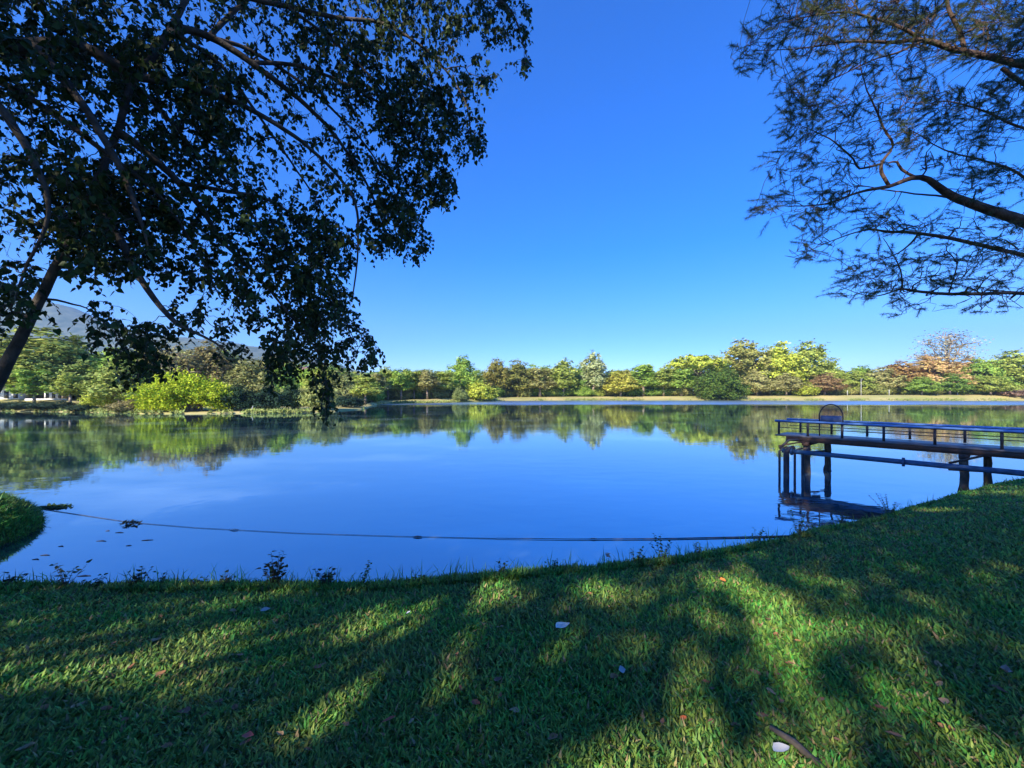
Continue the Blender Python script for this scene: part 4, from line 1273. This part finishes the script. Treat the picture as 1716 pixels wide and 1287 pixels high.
lawn_leaf('fallen_leaf', 943, 1063, .15, (.68, .76, .72), 'large pale grey fallen leaf lying flat in the middle of the lawn', curl=.5, lift=.055)
lawn_leaf('fallen_leaf', 445, 1033, .09, (.45, .46, .45), 'grey fallen leaf on the dark strip of lawn at the left', lift=.055)
lawn_leaf('scrap', 684, 1037, .05, (.8, .82, .85), 'tiny white scrap on the lawn left of the pale grey leaf', cat='scrap', lift=.055)
lawn_leaf('fallen_leaf', 1212, 980, .09, (.75, .28, .06), 'bright orange fallen leaf near the bank edge right of centre', lift=.055)
lawn_leaf('fallen_leaf', 652, 1226, .08, (.42, .10, .05), 'dark red fallen leaf beside the sunlit patch at the bottom', lift=.05)
lawn_leaf('fallen_leaf', 415, 1251, .06, (.60, .16, .10), 'small coral red fallen leaf at the bottom left', lift=.05)
lawn_leaf('fallen_leaf', 1145, 1222, .06, (.62, .18, .05), 'small orange red fallen leaf at the bottom right of centre', lift=.05)
lawn_leaf('fallen_leaf', 1688, 1140, .10, (.40, .27, .20), 'curled tan fallen leaf at the right edge of the lawn', curl=.8, lift=.05)
lawn_leaf('fallen_leaf', 1042, 1140, .08, (.40, .45, .45), 'bluish grey fallen leaf below and right of the large pale leaf', lift=.05)
lawn_leaf('fallen_leaf', 1310, 1278, .10, (.62, .62, .60), 'whitish fallen leaf beside the stick at the bottom', lift=.05)
for k in range(95):
    px, py = rng.uniform(20, 1700), rng.uniform(1000, 1275)
    if py < np.interp((px - 858) / F, EU, EPY) + 35:
        continue
    lawn_leaf('fallen_leaf', px, py, rng.uniform(.035, .075), random.choice([(.30, .15, .07), (.38, .20, .09), (.25, .12, .07), (.42, .28, .14)]),
              'small dry brown leaf lying among the grass blades', 'dry brown leaves on the lawn', curl=rng.uniform(.1, .9), lift=.035)
g = gpt(1335, 1265)
mb = MB(); mb.tube([[-.05, .13, .03], [0, .02, .045], [.03, -.08, .04], [.09, -.2, .03]], [.012, .018, .017, .01], 7)
o = mb.build('stick', M['pile'], smooth=True); o.location = g
tag(o, 'thick brown broken stick lying in the grass at the bottom', 'stick')


# weeds standing on the bank edge
def weed(px, py, h, n, size, col, label, spread=.5, name='weed'):
    u = (px - 858) / F; d, z = edge(np.array(u)); d = float(d) * 1.0
    x = u * d; z = float(near_z(np.array(x), np.array(d)))
    h = h * 1.3 * d / F; n = int(n * 1.5)
    t = thing(name, (x, d, z), label, 'weed')
    sm, fm = MB(), MB()
    for k in range(n):
        a = rng.uniform(0, 6.283); sprd = rng.uniform(.1, spread)
        hh = h * rng.uniform(.6, 1.05)
        tip = np.array([math.cos(a) * sprd * h, math.sin(a) * sprd * h, hh])
        q = np.linspace(0, 1, 5)[:, None]
        pts = tip * np.array([1, 1, 1]) * q + np.array([0, 0, .1 * h]) * (q - q ** 2) - np.array([0, 0, .02])
        sm.tube(pts, np.linspace(.005, .002, 5), 4, cap=False)
        m = max(4, int(hh / size * 1.3))
        tt = np.linspace(.25, 1, m)
        b = np.stack([np.interp(tt, np.linspace(0, 1, 5), pts[:, ax]) for ax in range(3)], -1)
        az = rng.uniform(0, 6.283) + np.arange(m) * 2.4
        dr = np.stack([np.cos(az), np.sin(az), rng.uniform(-.2, .8, m)], -1)
        heart_leaves(fm, b, dr, rand_dirs(m) * .4 + np.array([0, 0, 1]), rng.uniform(.7, 1.3, m) * size)
    sm.build('stems', M['bark'], t)
    f = fm.build('leaves', M['leaf_far'], t); f.color = (*col, 1)


DW = (.07, .06, .02); GW = (.07, .13, .03)
weed(462, 985, 42, 9, .05, DW, 'tallest bushy brown green weed on the left bank edge', .4)
weed(548, 980, 30, 8, .045, (.06, .05, .025), 'dark bushy weed right of the tallest weed', .5)
weed(385, 988, 20, 7, .04, (.13, .11, .03), 'small yellowish weed left of the tallest weed', .7)
weed(225, 988, 24, 7, .045, DW, 'dark leaning weed on the bank edge at the far left', .8)
weed(20, 985, 22, 5, .05, (.04, .05, .025), 'broad dark weed in the left corner of the bank', .8)
weed(270, 985, 26, 3, .03, GW, 'thin stemmed weed with few leaves right of the leaning weed', .6)
weed(605, 975, 30, 3, .03, GW, 'sparse leafy stem right of the dark bushy weed', .5)
weed(840, 962, 24, 4, .03, GW, 'small green seedling near the middle of the bank edge', .6)
weed(1065, 948, 26, 4, .035, GW, 'green sprig on the bank edge left of the tall sprig', .5)
weed(1110, 940, 40, 4, .035, GW, 'tall thin green sprig leaning over the water right of centre', .4)
weed(1270, 915, 26, 5, .035, (.10, .19, .03), 'bright green weed where the floating line meets the bank', .6)
weed(1340, 905, 34, 7, .035, (.11, .18, .03), 'leafy clump hiding the shore end of the floating line', .7)
weed(1490, 870, 26, 6, .03, (.06, .09, .03), 'twiggy weed on the bank below the pier', .9)
weed(700, 970, 20, 4, .03, GW, 'low green weed left of the middle seedling', .7)
weed(930, 958, 18, 5, .03, (.08, .15, .03), 'low tuft of rounded leaves right of the middle seedling', .8)
weed(1170, 932, 22, 4, .03, GW, 'green weed right of the tall thin sprig', .6)
weed(1415, 886, 22, 5, .03, GW, 'dark green weed between the floating line and the pier reflection', .7)
weed(160, 987, 18, 5, .04, (.06, .09, .03), 'low weed between the long bladed weed and the leaning weed', .8)
weed(330, 988, 16, 4, .035, GW, 'low weed right of the thin stemmed weed', .8)
weed(110, 985, 30, 4, .05, (.07, .10, .05), 'weed with long pale blades at the left of the bank', .9)
